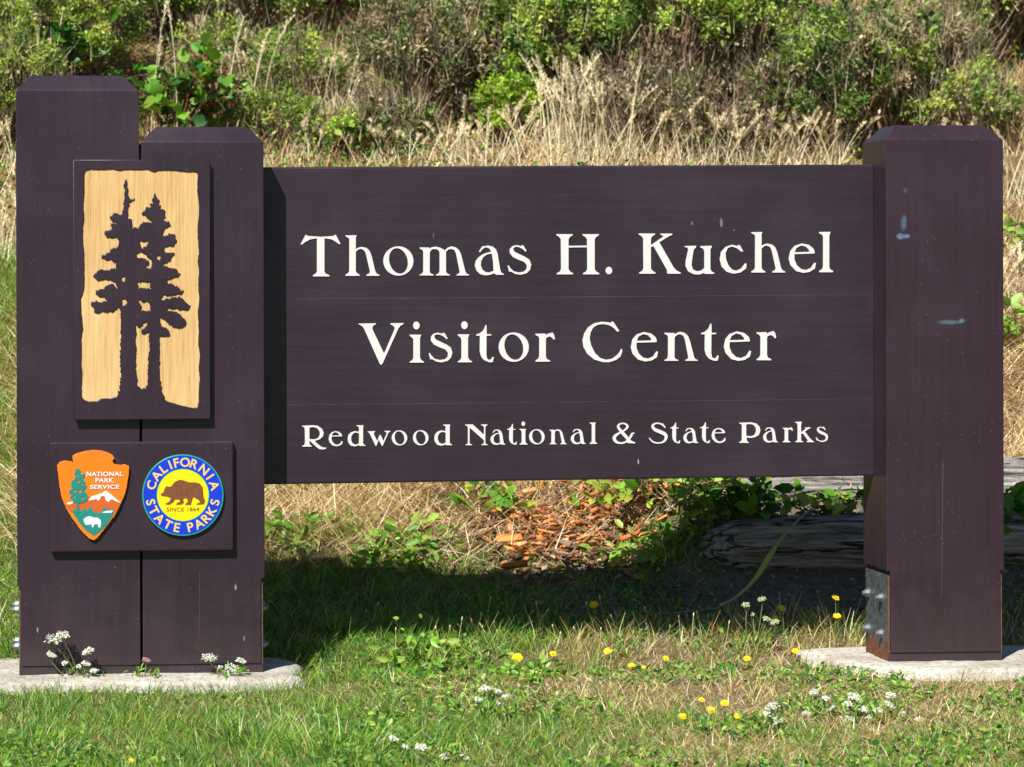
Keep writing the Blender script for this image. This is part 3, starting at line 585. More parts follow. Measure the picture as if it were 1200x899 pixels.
def fit_text(name, body, u0_, u1_, vb, vt, y, mat, parent, bold):
    me = text_mesh(body, .03, bold, 1.1); lo_, hi_ = dims(me)
    a = on_plane(u0_, vb, y); b = on_plane(u1_, vt, y)
    sx = (b[0] - a[0]) / (hi_[0] - lo_[0]); sz = (b[2] - a[2]) / (hi_[2] - lo_[2])
    me.transform(Matrix.Diagonal((sx, 1, sz, 1)) ); lo_, _ = dims(me)
    me.transform(Matrix.Translation((a[0] - lo_[0], 0, a[2] - lo_[2])))
    return link(name, me, mat, parent, (0, y, 0))
for b_, u0_, u1_, vb, vt in (('NATIONAL', 101.3, 144.0, 558.4, 552.6), ('PARK', 111.8, 133.3, 565.6, 560.2), ('SERVICE', 105.4, 140, 573.4, 568)):
    fit_text('lettering', b_, u0_, u1_, vb, vt, lay(3), M_we, arrow, .0009)

CXr, CYr = 214.3, 580.3
def disc_pts(r, n=96): return [(CXr + r * math.cos(t), CYr + r * math.sin(t)) for t in np.linspace(0, 2 * math.pi, n, endpoint=False)]
def disc(name, r, y, mat, parent, ext, bevel=0.0, inner=None):
    lp = [to_plane(disc_pts(r), y)] + ([to_plane(disc_pts(inner), y)] if inner else [])
    return link(name, extruded(name, lp, ext, bevel), mat, parent, (0, 0 if parent == SR else y, 0))
rnd = disc('round_emblem', 47.6, YE, M_rim, SR, .0040, .0008); rnd.data.transform(Matrix.Translation((0, YE, 0))); rnd.location = (-.55, -.11, 0)
disc('blue_ring', 46.3, lay(0), M_bl, rnd, .0002, 0, 31.0)
disc('thin_green_ring', 31.0, lay(0), M_rim, rnd, .0002, 0, 30.0)
disc('yellow_disc', 30.0, lay(0), M_ye, rnd, .0002)
gJ = lambda p: gz(p, (160, 525), 8.17)
flat('bear', [gJ([(228, 442), (258, 425), (265, 400), (278, 372), (292, 366), (310, 372), (330, 368), (348, 345), (370, 322), (410, 305), (450, 310), (500, 330), (560, 328), (605, 340), (632, 375), (638, 420), (642, 470), (657, 510), (645, 540), (575, 546), (575, 535), (607, 520), (597, 500), (562, 480), (545, 470), (532, 500), (522, 546), (465, 546), (472, 532), (492, 515), (482, 485), (455, 482), (446, 500), (457, 522), (432, 543), (380, 545), (385, 527), (412, 517), (418, 500), (372, 492), (350, 522), (322, 543), (278, 544), (280, 530), (312, 515), (330, 482), (292, 466), (252, 464), (236, 455)])], lay(1), M_be, rnd)
fit_text('lettering', 'SINCE 1864', 195.3, 233.4, 599.6, 594.6, lay(1), M_dk, rnd, .0002)
def ring_text(body, angs, r, inward):
    c = on_plane(CXr, CYr, lay(1)); s_ = (on_plane(CXr + 10, CYr, lay(1))[0] - c[0]) / 10
    V, Fc, n0 = [], [], 0
    for ch, a in zip(body, angs):
        me = text_mesh(ch, .040, .0008); lo_, hi_ = dims(me); hgt = hi_[2] - lo_[2]
        k = 10.8 * s_ / hgt; ar = math.radians(a)
        rot = (math.pi / 2 - ar) if not inward else (-math.pi / 2 - ar)
        mt = Matrix.Translation((c[0] + math.cos(ar) * r * s_, 0, c[2] + math.sin(ar) * r * s_)) @ Matrix.Rotation(rot, 4, 'Y') @ Matrix.Diagonal((k * 1.02, 1, k, 1)) @ Matrix.Translation((-(lo_[0] + hi_[0]) / 2, 0, -(lo_[2] + hi_[2]) / 2))
        me.transform(mt)
        V += [v.co[:] for v in me.vertices]; Fc += [[i + n0 for i in p.vertices] for p in me.polygons]; n0 = len(V)
    me = bpy.data.meshes.new('lettering'); me.from_pydata(V, [], Fc); link('lettering', me, M_le, rnd, (0, lay(1), 0))
ring_text('CALIFORNIA', [161.7, 143, 126, 112.5, 101, 86, 69.5, 50, 33.5, 16.3], 38.5, False)
ring_text('STATEPARKS', [192, 208, 225, 242.8, 259.5, 283.2, 299, 315, 330.5, 347], 38.5, True)

# ------------------------------------------------------------------ concrete footings
def slab(name, outline, ztop, label):
    P = catmull([(x, y, 0) for x, y in outline + outline[:1]], 8)[:-1, :2]; n = len(P)
    c = P.mean(0); V = []; rad = [0, .35, .7, .9, .97, 1.0, 1.01]; dz = [0, 0, 0, -.001, -.005, -.016, -.09]
    for r, z in zip(rad, dz):
        for p in P:
            q = c + (p - c) * r * (1 + (fbm(p[0] * 9, p[1] * 9, 4) - .5) * .16 * (r > .8))
            V.append((q[0], q[1], ztop + z + (float(fbm(q[0] * 14, q[1] * 14, 8)) - .5) * .008 * (r > 0)))
    Qs = [(k * n + i, k * n + (i + 1) % n, (k + 1) * n + (i + 1) % n, (k + 1) * n + i) for k in range(len(rad) - 1) for i in range(n)]
    me = qmesh(name, V, Qs, None, True); return tag(link(name, me, M_conc), label, 'footing', 'concrete footings under the sign posts')
FT1 = [(-1.35, -.10), (-.9, -.135), (-.55, -.145), (-.2, -.14), (-.085, -.08), (-.09, .1), (-.1, .33), (-.6, .36), (-1.3, .34), (-1.42, .1)]
slab('concrete_footing', FT1, .002, 'long pale concrete strip under the two left sign posts')
FT2 = [(1.53, .16), (1.55, .06), (1.63, -.04), (1.75, -.13), (2.0, -.15), (2.25, -.13), (2.33, .1), (2.2, .36), (1.75, .37), (1.50, .32)]
slab('concrete_footing', FT2, .006, 'rough pale concrete pad under the single right sign post')

# ------------------------------------------------------------------ vegetation builders
def jit(col, n, s=.22, hue=.10):
    c = np.asarray(col)[None] * (1 + (rng.random((n, 1)) - .5) * 2 * s)
    return c * (1 + (rng.random((n, 3)) - .5) * 2 * hue)
def pick(pal, wts, n):
    pal = np.asarray(pal, float); i = rng.choice(len(pal), n, p=np.asarray(wts) / sum(wts))
    return jit(1, n)[:, :1] * pal[i] * (1 + (rng.random((n, 3)) - .5) * .16)
def blades(A, P, h, wd, lean, curl, col, lv=3, az=None, tipcol=None, taper=.15):
    n = len(P); az = rng.random(n) * 2 * np.pi if az is None else az
    f = rng.random(n) * np.pi * 2
    side = np.stack([np.cos(f), np.sin(f), np.zeros(n)], 1); d = np.stack([np.cos(az), np.sin(az)], 1)
    p = P.copy(); Vs = []; Ks = []
    for k in range(lv):
        t = k / (lv - 1); wk = wd * ((1 - t) ** .7 * (1 - taper) + taper) * .5
        Vs += [p - side * wk[:, None], p + side * wk[:, None]]
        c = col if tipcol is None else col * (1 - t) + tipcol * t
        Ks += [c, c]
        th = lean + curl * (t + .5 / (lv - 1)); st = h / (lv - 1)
        p = p + np.stack([d[:, 0] * np.sin(th) * st, d[:, 1] * np.sin(th) * st, np.cos(th) * st], 1)
    V = np.stack(Vs, 1).reshape(-1, 3); K = np.stack(Ks, 1).reshape(-1, 3)
    b = (np.arange(n) * 2 * lv)[:, None]
    Q = np.concatenate([b + np.array([[2 * k, 2 * k + 1, 2 * k + 3, 2 * k + 2]]) for k in range(lv - 1)], 1).reshape(-1, 4)
    A.add(V, Q, K)
def unit(v): return v / (np.linalg.norm(v, axis=-1, keepdims=True) + 1e-9)
def leaves(A, P, size, col, out=None, upb=.6, wr=.5, fold=.15):
    """two quads per leaf, folded along the midrib"""
    n = len(P); size = np.broadcast_to(size, (n,)) * (.5 + 1.0 * rng.random(n))
    nrm = unit(rng.normal(size=(n, 3)) + np.array([-.15, -.35, upb]))
    ax = rng.normal(size=(n, 3)) if out is None else out + rng.normal(size=(n, 3)) * .55
    ax = unit(ax - (ax * nrm).sum(1, keepdims=True) * nrm); sd = np.cross(nrm, ax)
    s = size[:, None]; w_ = s * wr * .5; dn = nrm * s * fold
    b = P; tip = P + ax * s - dn * .8
    l1 = P + ax * s * .3 + sd * w_ * .9 + dn * .6; l2 = P + ax * s * .68 + sd * w_ * .8 + dn * .4
    r1 = P + ax * s * .3 - sd * w_ * .9 + dn * .6; r2 = P + ax * s * .68 - sd * w_ * .8 + dn * .4
    V = np.stack([b, l1, l2, tip, r2, r1], 1).reshape(-1, 3); i = (np.arange(n) * 6)[:, None]
    Q = np.concatenate([i + np.array([[0, 3, 2, 1]]), i + np.array([[0, 5, 4, 3]])], 1).reshape(-1, 4)
    A.add(V, Q, np.repeat(col, 6, 0))
def tube(A, pts, rad, col, n=6):
    pts = np.asarray(pts, float); m_ = len(pts); rad = np.broadcast_to(rad, (m_,)); T = unit(np.gradient(pts, axis=0))
    ref = np.array([.3, .9, .2]); a = unit(np.cross(T, ref)); b = np.cross(T, a); th = np.arange(n) * 2 * np.pi / n
    V = pts[:, None] + rad[:, None, None] * (a[:, None] * np.cos(th)[None, :, None] + b[:, None] * np.sin(th)[None, :, None])
    I = np.arange(m_ * n).reshape(m_, n)
    Q = np.stack([I[:-1], np.roll(I[:-1], -1, 1), np.roll(I[1:], -1, 1), I[1:]], -1).reshape(-1, 4)
    A.add(V.reshape(-1, 3), Q, np.asarray(col, float))
def inv(x0, x1, y0, y1, n):
    return rng.uniform(x0, x1, n), rng.uniform(y0, y1, n)
def onfoot(x, y):                                                     # true where concrete covers the ground
    return (sd_poly(x, y, FT1) > .03) | (sd_poly(x, y, FT2) > .03)
    l = (x > -1.42) & (x < -.07) & (y > -.135) & (y < .35)
    r = (x > 1.50 + np.clip(-y, 0, 1) * .9) & (x < 2.31) & (y > -.12) & (y < .36)
    return l | r
G1 = (.095, .25, .022); G2 = (.19, .35, .04); G3 = (.30, .42, .08); GD = (.03, .12, .02); YG = (.33, .40, .05)
S1 = (.56, .38, .15); S2 = (.68, .54, .30); S3 = (.24, .15, .07); S4 = (.80, .70, .47)

# ------------------------------------------------------------------ lawn in front and around the sign
def dryness(x, y):
    d = .5 * fbm(x * 1.5 + 3, y * 2.2, 31) + .5 * fbm(x * 4.5 + 3, y * 6, 33)
    c = np.exp(-((y + .18) / .35) ** 2) * np.clip((x + .0) / .3, 0, 1) * .30 + np.clip((x - .3) / 2.0, 0, .3) * .6 - np.clip((-x + .5) / 1.0, 0, 1) * .22
    return d + c
A = Acc()
x, y = inv(-3.4, 5.2, -2.4, .62, 370000); keep = ~onfoot(x, y) & (rng.random(len(x)) < np.clip(1.35 - 1.1 * dryness(x, y), .25, 1)); x, y = x[keep], y[keep]
dd = dryness(x, y); n = len(x); cl = fbm(x * 5, y * 5, 51)
isdry = rng.random(n) < np.clip((dd - .47) * 2.6, .05, .75)
col = np.where(isdry[:, None], pick([S1, S2, S3, S4], [4, 3, 2, 1], n), pick([G1, G2, G3, GD, YG], [5, 3.5, 1.8, 3, .8], n))
hh = rng.uniform(.018, .052, n) * (.5 + 1.1 * cl) * np.where(isdry, .85, 1)
hh *= (.55 + 1.1 * fbm(x * 16, y * 16, 55, 2)) * (1 + 1.0 * np.clip((y - .05) / .3, 0, 1))                         # taller where the mower does not reach
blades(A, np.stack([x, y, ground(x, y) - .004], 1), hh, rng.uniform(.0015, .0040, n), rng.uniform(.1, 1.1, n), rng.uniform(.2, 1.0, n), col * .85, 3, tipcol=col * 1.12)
x, y = inv(-3.4, 5.2, -2.4, .5, 115000); k = ~onfoot(x, y); x, y = x[k], y[k]; n = len(x)      # dead thatch lying flat
c = pick([S1, S2, S3, S4], [4, 4, 2, 2], n)
k = rng.random(n) < np.clip((dryness(x, y) - .30) * 2.2, .1, 1); x, y, c = x[k], y[k], c[k]; n = len(x)
blades(A, np.stack([x, y, ground(x, y) + rng.uniform(0, .012, n)], 1), rng.uniform(.02, .06, n), rng.uniform(.0012, .0028, n), rng.uniform(1.1, 1.6, n), rng.uniform(-.3, .3, n), c, 2)
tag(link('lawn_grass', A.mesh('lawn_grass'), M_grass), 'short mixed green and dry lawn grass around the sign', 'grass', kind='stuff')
# broad leaved weeds in the lawn
A = Acc()
x, y = inv(-2, 3.2, -2, 1.0, 52000); k = (fbm(x * 3.2, y * 3.2, 61) > .53) & ~onfoot(x, y); x, y = x[k], y[k]; n = len(x)
leaves(A, np.stack([x, y, ground(x, y) + rng.uniform(.002, .028, n)], 1), .016, pick([G1, G2, GD, G3], [4, 3, 3, 2], n), upb=1.6, wr=.6)
tag(link('lawn_weeds', A.mesh('lawn_weeds'), M_leaf), 'low clover-like leaves spread through the lawn', 'weeds', kind='stuff')
# coarse dark tufts: countable clumps
def tuft(loc, n, h, w_, pal, wts, label, group, spread=.06, lean=(.1, .9)):
    A = Acc(); r = spread * np.sqrt(rng.random(n)); a = rng.random(n) * 6.283
    P = np.stack([r * np.cos(a), r * np.sin(a), np.full(n, -.01)], 1)
    c = pick(pal, wts, n)
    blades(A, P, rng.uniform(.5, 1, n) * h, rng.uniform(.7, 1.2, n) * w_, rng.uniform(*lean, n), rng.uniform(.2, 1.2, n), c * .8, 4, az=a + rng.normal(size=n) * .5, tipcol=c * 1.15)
    return tag(link('grass_tuft', A.mesh('grass_tuft'), M_grass, None, loc), label, 'grass tuft', group)
for u, v, n, h, sp_, lab in ((300, 872, 260, .12, .13, 'coarse blue green grass tuft in the lawn below the left posts'), (395, 885, 340, .13, .15, 'wide coarse green grass tuft at the bottom edge of the lawn'),
        (40, 880, 120, .10, .10, 'yellow green grass tuft at the bottom left corner'), (395, 748, 90, .12, .05, 'bright leafy tuft just right of the left footing'),
        (870, 752, 150, .12, .10, 'upright green grass tuft left of the right footing'), (980, 745, 170, .16, .08, 'tall bright grass tuft against the right post plates'), (332, 632, 150, .13, .10, 'broad bright grass tuft against the left post behind the sign'), (392, 628, 130, .11, .10, 'grass tuft on the lit slope right of the left post'), (520, 668, 110, .11, .09, 'lit grass tuft below the bark debris at the shadow edge'), (790, 655, 90, .12, .07, 'grass tuft under the bright bramble patch'),
        (560, 738, 220, .09, .2, 'row of lit grass along the shadow edge under the panel'),
        (690, 736, 180, .09, .16, 'thin lit grass fringe beneath the middle of the panel'), (460, 736, 160, .10, .12, 'dense lit grass fringe in front of the shadow near the left post')):
    tuft(on_ground(u, v), n, h, .0034, [G1, G2, G3, GD, S2], [4, 4, 3, 2, 1.2], lab, 'coarse grass tufts in the lawn', sp_)

# shaded grass behind the sign and sunny grass on the lower slope
A = Acc()
x, y = inv(-3.2, 5.6, .35, 2.4, 235000); g = fbm(x * 2.0, y * 2.6, 71)
lush = np.clip((.95 - x) / .35, 0.03, 1) * np.clip((1.75 - y) / .6, .04, 1) + np.clip((g - .55) * 3, 0, .4) * np.clip((1.6 - y) / .3, 0, 1)
lush = np.where(x < -.93, np.clip((3.2 - y) / .4, 0, 1) * .9, lush); lush = np.where(x > 2.75, np.clip((1.9 - y) / .5, 0, .8), lush)
k = (rng.random(len(x)) < lush * np.clip((g - .28) * 4, .15, 1)) & ~onfoot(x, y); x, y = x[k], y[k]; n = len(x)
c = pick([G1, G2, G3, GD, YG, S2], [4, 4, 3, 2, 1, .7], n)
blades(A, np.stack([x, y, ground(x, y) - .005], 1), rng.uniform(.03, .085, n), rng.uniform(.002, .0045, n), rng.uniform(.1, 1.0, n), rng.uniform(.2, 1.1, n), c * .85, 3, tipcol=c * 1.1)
x, y = inv(-3.2, -.85, 2.2, 3.75, 52000); n = len(x); c = pick([G1, G2, G3, YG, S2], [4, 4, 3, 2, 1.5], n)
blades(A, np.stack([x, y, ground(x, y) - .005], 1), rng.uniform(.04, .12, n), rng.uniform(.003, .005, n), rng.uniform(.1, 1.0, n), rng.uniform(.2, 1.1, n), c * .85, 3, tipcol=c * 1.1)
tag(link('slope_grass', A.mesh('slope_grass'), M_grass), 'green grass in the shadow behind the sign and up the left slope', 'grass', kind='stuff')

# straw: matted on the lower slope, standing higher up the bank
A = Acc()
x, y = inv(-3.2, 6.2, 1.15, 3.2, 230000); g = fbm(x * 2.5, y * 2.5, 81)
k = rng.random(len(x)) < np.clip((y - 1.15) / .35, .05, 1) * np.clip(.5 + g, 0, 1) * np.where(x < -.93, np.clip((y - 3.35) / .2, .04, 1), 1) * np.where((x > 1.35) & (y < 2.5), .35, 1) * np.where((x > .48) & (x < 1.3) & (y < 1.85), .45, 1); x, y = x[k], y[k]; n = len(x)
c = pick([S1, S2, S3, S4], [5, 4, 2, 1.6], n); az = rng.uniform(0, 6.283, n)
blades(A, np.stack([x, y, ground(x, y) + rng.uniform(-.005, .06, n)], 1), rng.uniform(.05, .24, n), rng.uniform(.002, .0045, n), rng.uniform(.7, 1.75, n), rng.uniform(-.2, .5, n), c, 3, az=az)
x, y = inv(-3.4, 7.5, 3.0, 7.2, 150000); g = fbm(x * 1.6, y * 1.6, 91)
k = rng.random(len(x)) < np.clip(.15 + 1.2 * g - np.clip((y - 5.2) * .22, 0, .5), .1, 1) * np.clip((fbm(x * 5, y * 5, 97, 2) - .30) * 5, .12, 1) * np.where(x < -.85, np.clip((y - 3.4) / .3, .05, 1), 1); x, y = x[k], y[k]; g = g[k]; n = len(x)
c = pick([S1, S2, S3, S4], [5, 4, 2, 2], n)
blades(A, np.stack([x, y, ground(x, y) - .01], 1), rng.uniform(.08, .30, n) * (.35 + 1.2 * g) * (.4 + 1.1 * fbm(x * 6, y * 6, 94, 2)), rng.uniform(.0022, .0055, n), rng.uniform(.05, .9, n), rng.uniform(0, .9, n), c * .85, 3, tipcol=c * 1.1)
tag(link('dry_bank_grass', A.mesh('dry_bank_grass'), M_dry), 'matted and standing straw coloured grass covering the bank', 'dry grass', kind='stuff')
# small green leaves scattered through the bank
A = Acc()
x, y = inv(-3.4, 6.5, 3.4, 7.2, 90000); g = fbm(x * 1.7 + 9, y * 1.7, 101)
pg = np.clip((g - .40) * 4, 0, 1) * np.where(x < 1.0, 1, .35); k = rng.random(len(x)) < pg; x, y = x[k], y[k]; n = len(x)
leaves(A, np.stack([x, y, ground(x, y) + rng.uniform(.0, .22, n) ** 1.0], 1), .022, pick([G1, G2, GD, G3, (.14, .13, .04)], [3, 3, 3, 2, 2], n), upb=.5, wr=.55)
tag(link('bank_weeds', A.mesh('bank_weeds'), M_leaf), 'small green weeds mixed with the straw on the bank', 'weeds', kind='stuff')

# tall seeding grasses
def plume_clump(loc, n, h, label, col=S2, spread=.1, lean=(.02, .35), group='tall seeding grasses on the bank', plume=.28):
    A = Acc()
    for i in range(n):
        a = rng.random() * 6.283; r = spread * math.sqrt(rng.random()); H = h * rng.uniform(.6, 1.05); le = rng.uniform(*lean); aa = rng.random() * 6.283; cu = rng.uniform(.1, .8)
        t = np.linspace(0, 1, 9); th = le + cu * t ** 2; st = H / 8
        p = np.array([r * math.cos(a), r * math.sin(a), -.03]) + np.concatenate([[[0, 0, 0]], np.cumsum(np.stack([np.sin(th) * math.cos(aa), np.sin(th) * math.sin(aa), np.cos(th)], 1)[:-1] * st, 0)])
        c = jit(col, 1, .2, .06)[0]; tube(A, p, np.linspace(.0030, .0014, 9), c, 3)
        m_ = 70; tt = 1 - plume * rng.random(m_) ** .9; q = np.stack([np.interp(tt, t, p[:, k]) for k in range(3)], 1)
        env = np.sin(np.clip((1 - tt) / plume, 0, 1) * 2.6 + .25)
        blades(A, q, rng.uniform(.014, .034, m_) * env.clip(.3), rng.uniform(.003, .0055, m_), rng.uniform(.15, .9, m_), rng.uniform(0, .6, m_), jit(np.array(col) * 1.12, m_, .2, .05), 2)
    nb = n * 5; a = rng.random(nb) * 6.283; r = spread * 1.1 * np.sqrt(rng.random(nb))
    blades(A, np.stack([r * np.cos(a), r * np.sin(a), np.full(nb, -.02)], 1), rng.uniform(.25, .6, nb) * h, rng.uniform(.002, .004, nb), rng.uniform(.05, .7, nb), rng.uniform(.1, 1.2, nb), jit(col, nb, .25, .07), 4)
    return tag(link('seeding_grass', A.mesh('seeding_grass'), M_dry, None, loc), label, 'tall grass', group)
for u, v, n, h, le, lab in ((200, 192, 3, .85, (.0, .08), 'few tall thin pale stalks between the two left posts'), (292, 160, 4, .72, (.0, .1), 'few tall thin stalks rising above the shorter left post'), (440, 120, 18, .34, (.1, .6), 'golden stalks on the bare patch left of the brown bush'), (1130, 90, 9, .5, (.1, .7), 'bare crossing stalks high behind the right post'), (668, 190, 40, .54, (.0, .22), 'tallest pale upright plume grass behind the middle of the panel'), (720, 192, 22, .50, (.1, .5), 'leaning pale plume grass right of the tallest clump'), (760, 186, 20, .44, (.1, .6), 'arching straw plumes in front of the dark twigs'),
        (805, 195, 24, .34, (.1, .6), 'short arching seed heads above the panel, right of middle'), (860, 195, 24, .34, (.1, .6), 'low drooping seed heads below the dark hollow'), (905, 192, 24, .34, (.1, .6), 'low seed heads left of the right post'),
        (960, 190, 24, .34, (.1, .6), 'dense straw seed heads beside the right post'), (1190, 240, 16, .42, (.1, .6), 'straw seed heads at the right edge beyond the post'), (1185, 360, 18, .40, (.1, .6), 'matted straw clump low at the right edge'),
        (1110, 190, 14, .36, (.1, .7), 'bent stalks rising behind the right post'), (560, 190, 14, .34, (.1, .7), 'thin bent seed heads below the brown bush'), (610, 190, 16, .36, (.1, .7), 'thin seed heads left of the tallest plume clump'),
        (500, 192, 12, .26, (.1, .7), 'short bent stalks under the brown bush'), (440, 190, 14, .24, (.1, .6), 'short straw clump on the bare bank'), (350, 188, 16, .30, (.05, .5), 'straw stalks just right of the shorter left post'),
        (285, 120, 22, .38, (.0, .3), 'pale upright stalks above the shorter left post'), (255, 70, 20, .36, (.0, .3), 'pale stalks high on the bank at left'), (385, 130, 18, .34, (.0, .4), 'straw stalks mid bank between the brambles and brown bush'),
        (8, 300, 26, .36, (.05, .5), 'straw clump at the left edge beside the tallest post'), (4, 200, 22, .36, (.05, .5), 'higher straw clump at the left edge')):
    plume_clump(on_ground(u, v), n, h, lab, S4, .13, le)

# ------------------------------------------------------------------ shrubs
def shrub(name, loc, rad, nc, nl, leaf, pal, wts, label, cat, group, dead=.3, bare=0.0, cr=.075, palb=None, front=True):
    """root > foliage, branches, dead_twigs ; rad = half width x, y and height"""
    R = thing(name, loc, label, cat, group)
    rx, ry, rz = rad; B_ = Acc(); Lf = Acc(); Dt_ = Acc()
    d = unit(rng.normal(size=(nc, 3)) * np.array([1, 1, .8]) + np.array([0, -.25, .25])); d[:, 2] = np.where(d[:, 2] < -.25, -d[:, 2], d[:, 2])
    rr = rng.uniform(.45, 1.0, nc) ** .6 * (.78 + .5 * fbm(d[:, 0] * 2 + 5 + loc[0], d[:, 2] * 2 + 5, 13))
    cc = d * rr[:, None] * np.array([rx, ry, rz * .62]) + np.array([0, 0, rz * .42])
    cc[:, 2] = np.maximum(cc[:, 2], .02)
    nb = min(nc, 90)
    for i in range(nb):
        e = cc[i]; b0 = np.array([rng.normal() * rx * .2, rng.normal() * ry * .2, -.05]); t = np.linspace(0, 1, 7)[:, None]
        mid = (b0 + e) / 2 + rng.normal(size=3) * .07 + np.array([0, 0, -.04 * rz])
        p = (1 - t) ** 2 * b0 + 2 * t * (1 - t) * mid + t ** 2 * e + rng.normal(size=(7, 3)) * .008
        tube(B_, p, np.linspace(.009, .003, 7), jit((.20, .13, .08), 1, .4)[0], 4)
    hide = cc[:, 2] < rz * bare
    ci = np.repeat(np.arange(nc)[~hide], nl); n = len(ci)
    od = unit(d[ci] + np.array([0, 0, .5])); al = rng.random(n)
    P = cc[ci] + od * (al[:, None] - .4) * cr * 1.6 + rng.normal(size=(n, 3)) * cr * (.62 - .25 * al[:, None])
    base = pick(pal, wts, nc)[ci] * (1 + (rng.random((n, 1)) - .5) * .5)
    P[:, 2] = np.maximum(P[:, 2], -.08)
    leaves(Lf, P, leaf, base, od, .5, .5)
    link('foliage', Lf.mesh('foliage'), M_leaf, R)
    link('branches', B_.mesh('branches', True), M_wood, R)
    nd = int(nc * nl * dead)
    if nd:
        ci = rng.integers(0, nc, nd); P = cc[ci] * np.array([.96, .96, .9]) + rng.normal(size=(nd, 3)) * cr * 1.1; P[:, 2] = np.abs(P[:, 2])
        c = pick(palb or [(.20, .145, .09), (.34, .27, .17), (.07, .05, .035), (.52, .43, .28)], [3, 3, 2, 1], nd)
        h2 = int(nd * .9)
        blades(Dt_, P[:h2], rng.uniform(.04, .16, h2), rng.uniform(.002, .0048, h2), rng.uniform(0, 1.3, h2), rng.uniform(-.5, .8, h2), c[:h2], 2)
        leaves(Dt_, P[h2:], leaf * .9, c[h2:], None, .3, .55)
        link('dead_twigs', Dt_.mesh('dead_twigs'), M_wood, R)
    return R
BG = [(.26, .37, .055), (.15, .25, .04), (.38, .48, .09), (.045, .10, .02)]; BW = [4, 4, 2, 1.5]
OL = [(.27, .38, .06), (.15, .24, .035), (.42, .50, .11), (.06, .10, .02)]
BR = [(.24, .27, .08), (.34, .27, .15), (.08, .12, .03), (.50, .42, .26)]
def up(u, v, dv=0): x, y, z = on_ground(u, v); return (x, y, z)
GB = 'green bushes along the bank'; DB = 'half dead bushes on the bank'
def bush(u, v, rad, nc, nl, pal, wts, label, dead=.3, bare=0., leaf=.025, cr=.050): return shrub('coyote_brush', up(u, v), rad, nc, nl, leaf, pal, wts, label, 'shrub', GB, dead, bare, cr)
DKT = [(.13, .095, .06), (.23, .175, .11), (.05, .035, .025), (.46, .38, .26)]  # dead twig colours darkened to put hollow shade into the two tangles
def dying(u, v, rad, nc, nl, pal, wts, label, dead=1., bare=0., leaf=.023, cr=.052): return shrub('dying_bush', up(u, v), rad, nc, nl, leaf, pal, wts, label, 'bush', DB, dead, bare, cr, DKT if dead > 2 else None)
YL = [(.30, .42, .05), (.43, .51, .09), (.10, .17, .025), (.20, .31, .035)]
bush(655, 124, (.36, .3, .66), 85, 110, BG, BW, 'bright green small leaved bush above the tallest plume grass', .15, .28)
bush(775, 138, (.46, .34, .80), 110, 110, BG, BW, 'bright green bush overhanging dark dead twigs above the panel', .15, .46)
bush(875, 134, (.38, .32, .74), 85, 105, BG, BW, 'green bush at the top edge, right of the overhanging one', .2, .36)
bush(955, 172, (.30, .26, .52), 62, 100, BG, [3, 4, 1, 3], 'loose green bush low on the bank left of the right post', .4, .12)
bush(1015, 160, (.38, .32, .64), 80, 95, [BG[0], BG[1], BG[3], BR[1]], [4, 4, 2, 2], 'patchy green and brown bush behind the right post', .5, .1)
bush(1165, 75, (.42, .34, .60), 110, 90, OL + [(.28, .32, .05)], [3, 3, 2, 2, 3], 'olive green bush in the top right corner', .3, .05)
bush(1185, 55, (.40, .34, .66), 110, 110, [(.07, .16, .025), (.12, .24, .03), (.04, .09, .02)], [3, 2, 2], 'dark green bushy crown in the extreme top right corner', .1, .0)
bush(1120, 172, (.34, .26, .34), 55, 80, OL, BW, 'sparse olive bush just behind the top of the right post', .7, .05)
bush(596, 165, (.11, .10, .32), 20, 90, [(.27, .42, .03), BG[0]], [3, 1], 'small lime green bush left of the tallest plume grass', .05, .05)
bush(60, 110, (.46, .35, .62), 140, 110, YL, [4, 3, 2, 2], 'dense yellow green bush behind the tallest left post', .15, .0, .019)
bush(5, 170, (.26, .3, .50), 70, 100, YL, [3, 3, 2, 2], 'yellow green bush at the left edge of the bank', .3, .0, .019)
bush(165, 40, (.40, .3, .45), 90, 95, OL, [3, 3, 1, 3], 'darker green bush behind the large leaved bramble', .2, .0, .022)
bush(290, 45, (.46, .3, .42), 80, 80, OL, BW, 'olive green bush at the top edge above the pale stalks', .2, .0)
bush(400, 35, (.46, .3, .46), 85, 80, OL + [YL[1]], [3, 3, 2, 2, 2], 'olive green bush along the top edge left of the brown bush', .2, .0)
bush(345, 120, (.24, .22, .30), 45, 65, YL + [(.14, .22, .03)], [2, 2, 2, 2, 3], 'sparse yellow green bush right of the bramble berries', .3, .0, .020)
bush(325, 178, (.24, .2, .26), 42, 60, YL, [2, 2, 2, 3], 'low leafy bush just right of the shorter left post', .3, .0, .020)
bush(385, 170, (.14, .14, .16), 16, 55, YL, [2, 2, 2, 3], 'thin leafy bush above the left end of the panel', .3, .0, .020)
bush(255, 100, (.24, .2, .28), 34, 60, YL + [BR[1]], [2, 2, 2, 2, 3], 'straggly bush among the pale stalks at left', .35, .0, .020)
def far_bush(x, y, *a): return shrub('coyote_brush', (x, y, float(ground(x, y))), *a)
far_bush(4.9, 4.9, (.45, .35, .62), 90, 90, .025, OL, BW, 'olive bush on the bank beyond the right edge of the picture', 'shrub', GB, .3, .1, .05)
far_bush(5.7, 5.6, (.5, .4, .7), 90, 90, .025, BG, BW, 'bright green bush farthest right on the bank', 'shrub', GB, .3, .1, .05)
far_bush(-1.9, 4.9, (.45, .35, .6), 90, 90, .021, YL, BW, 'yellow green bush beyond the left edge of the picture', 'shrub', GB, .3, .1, .05)
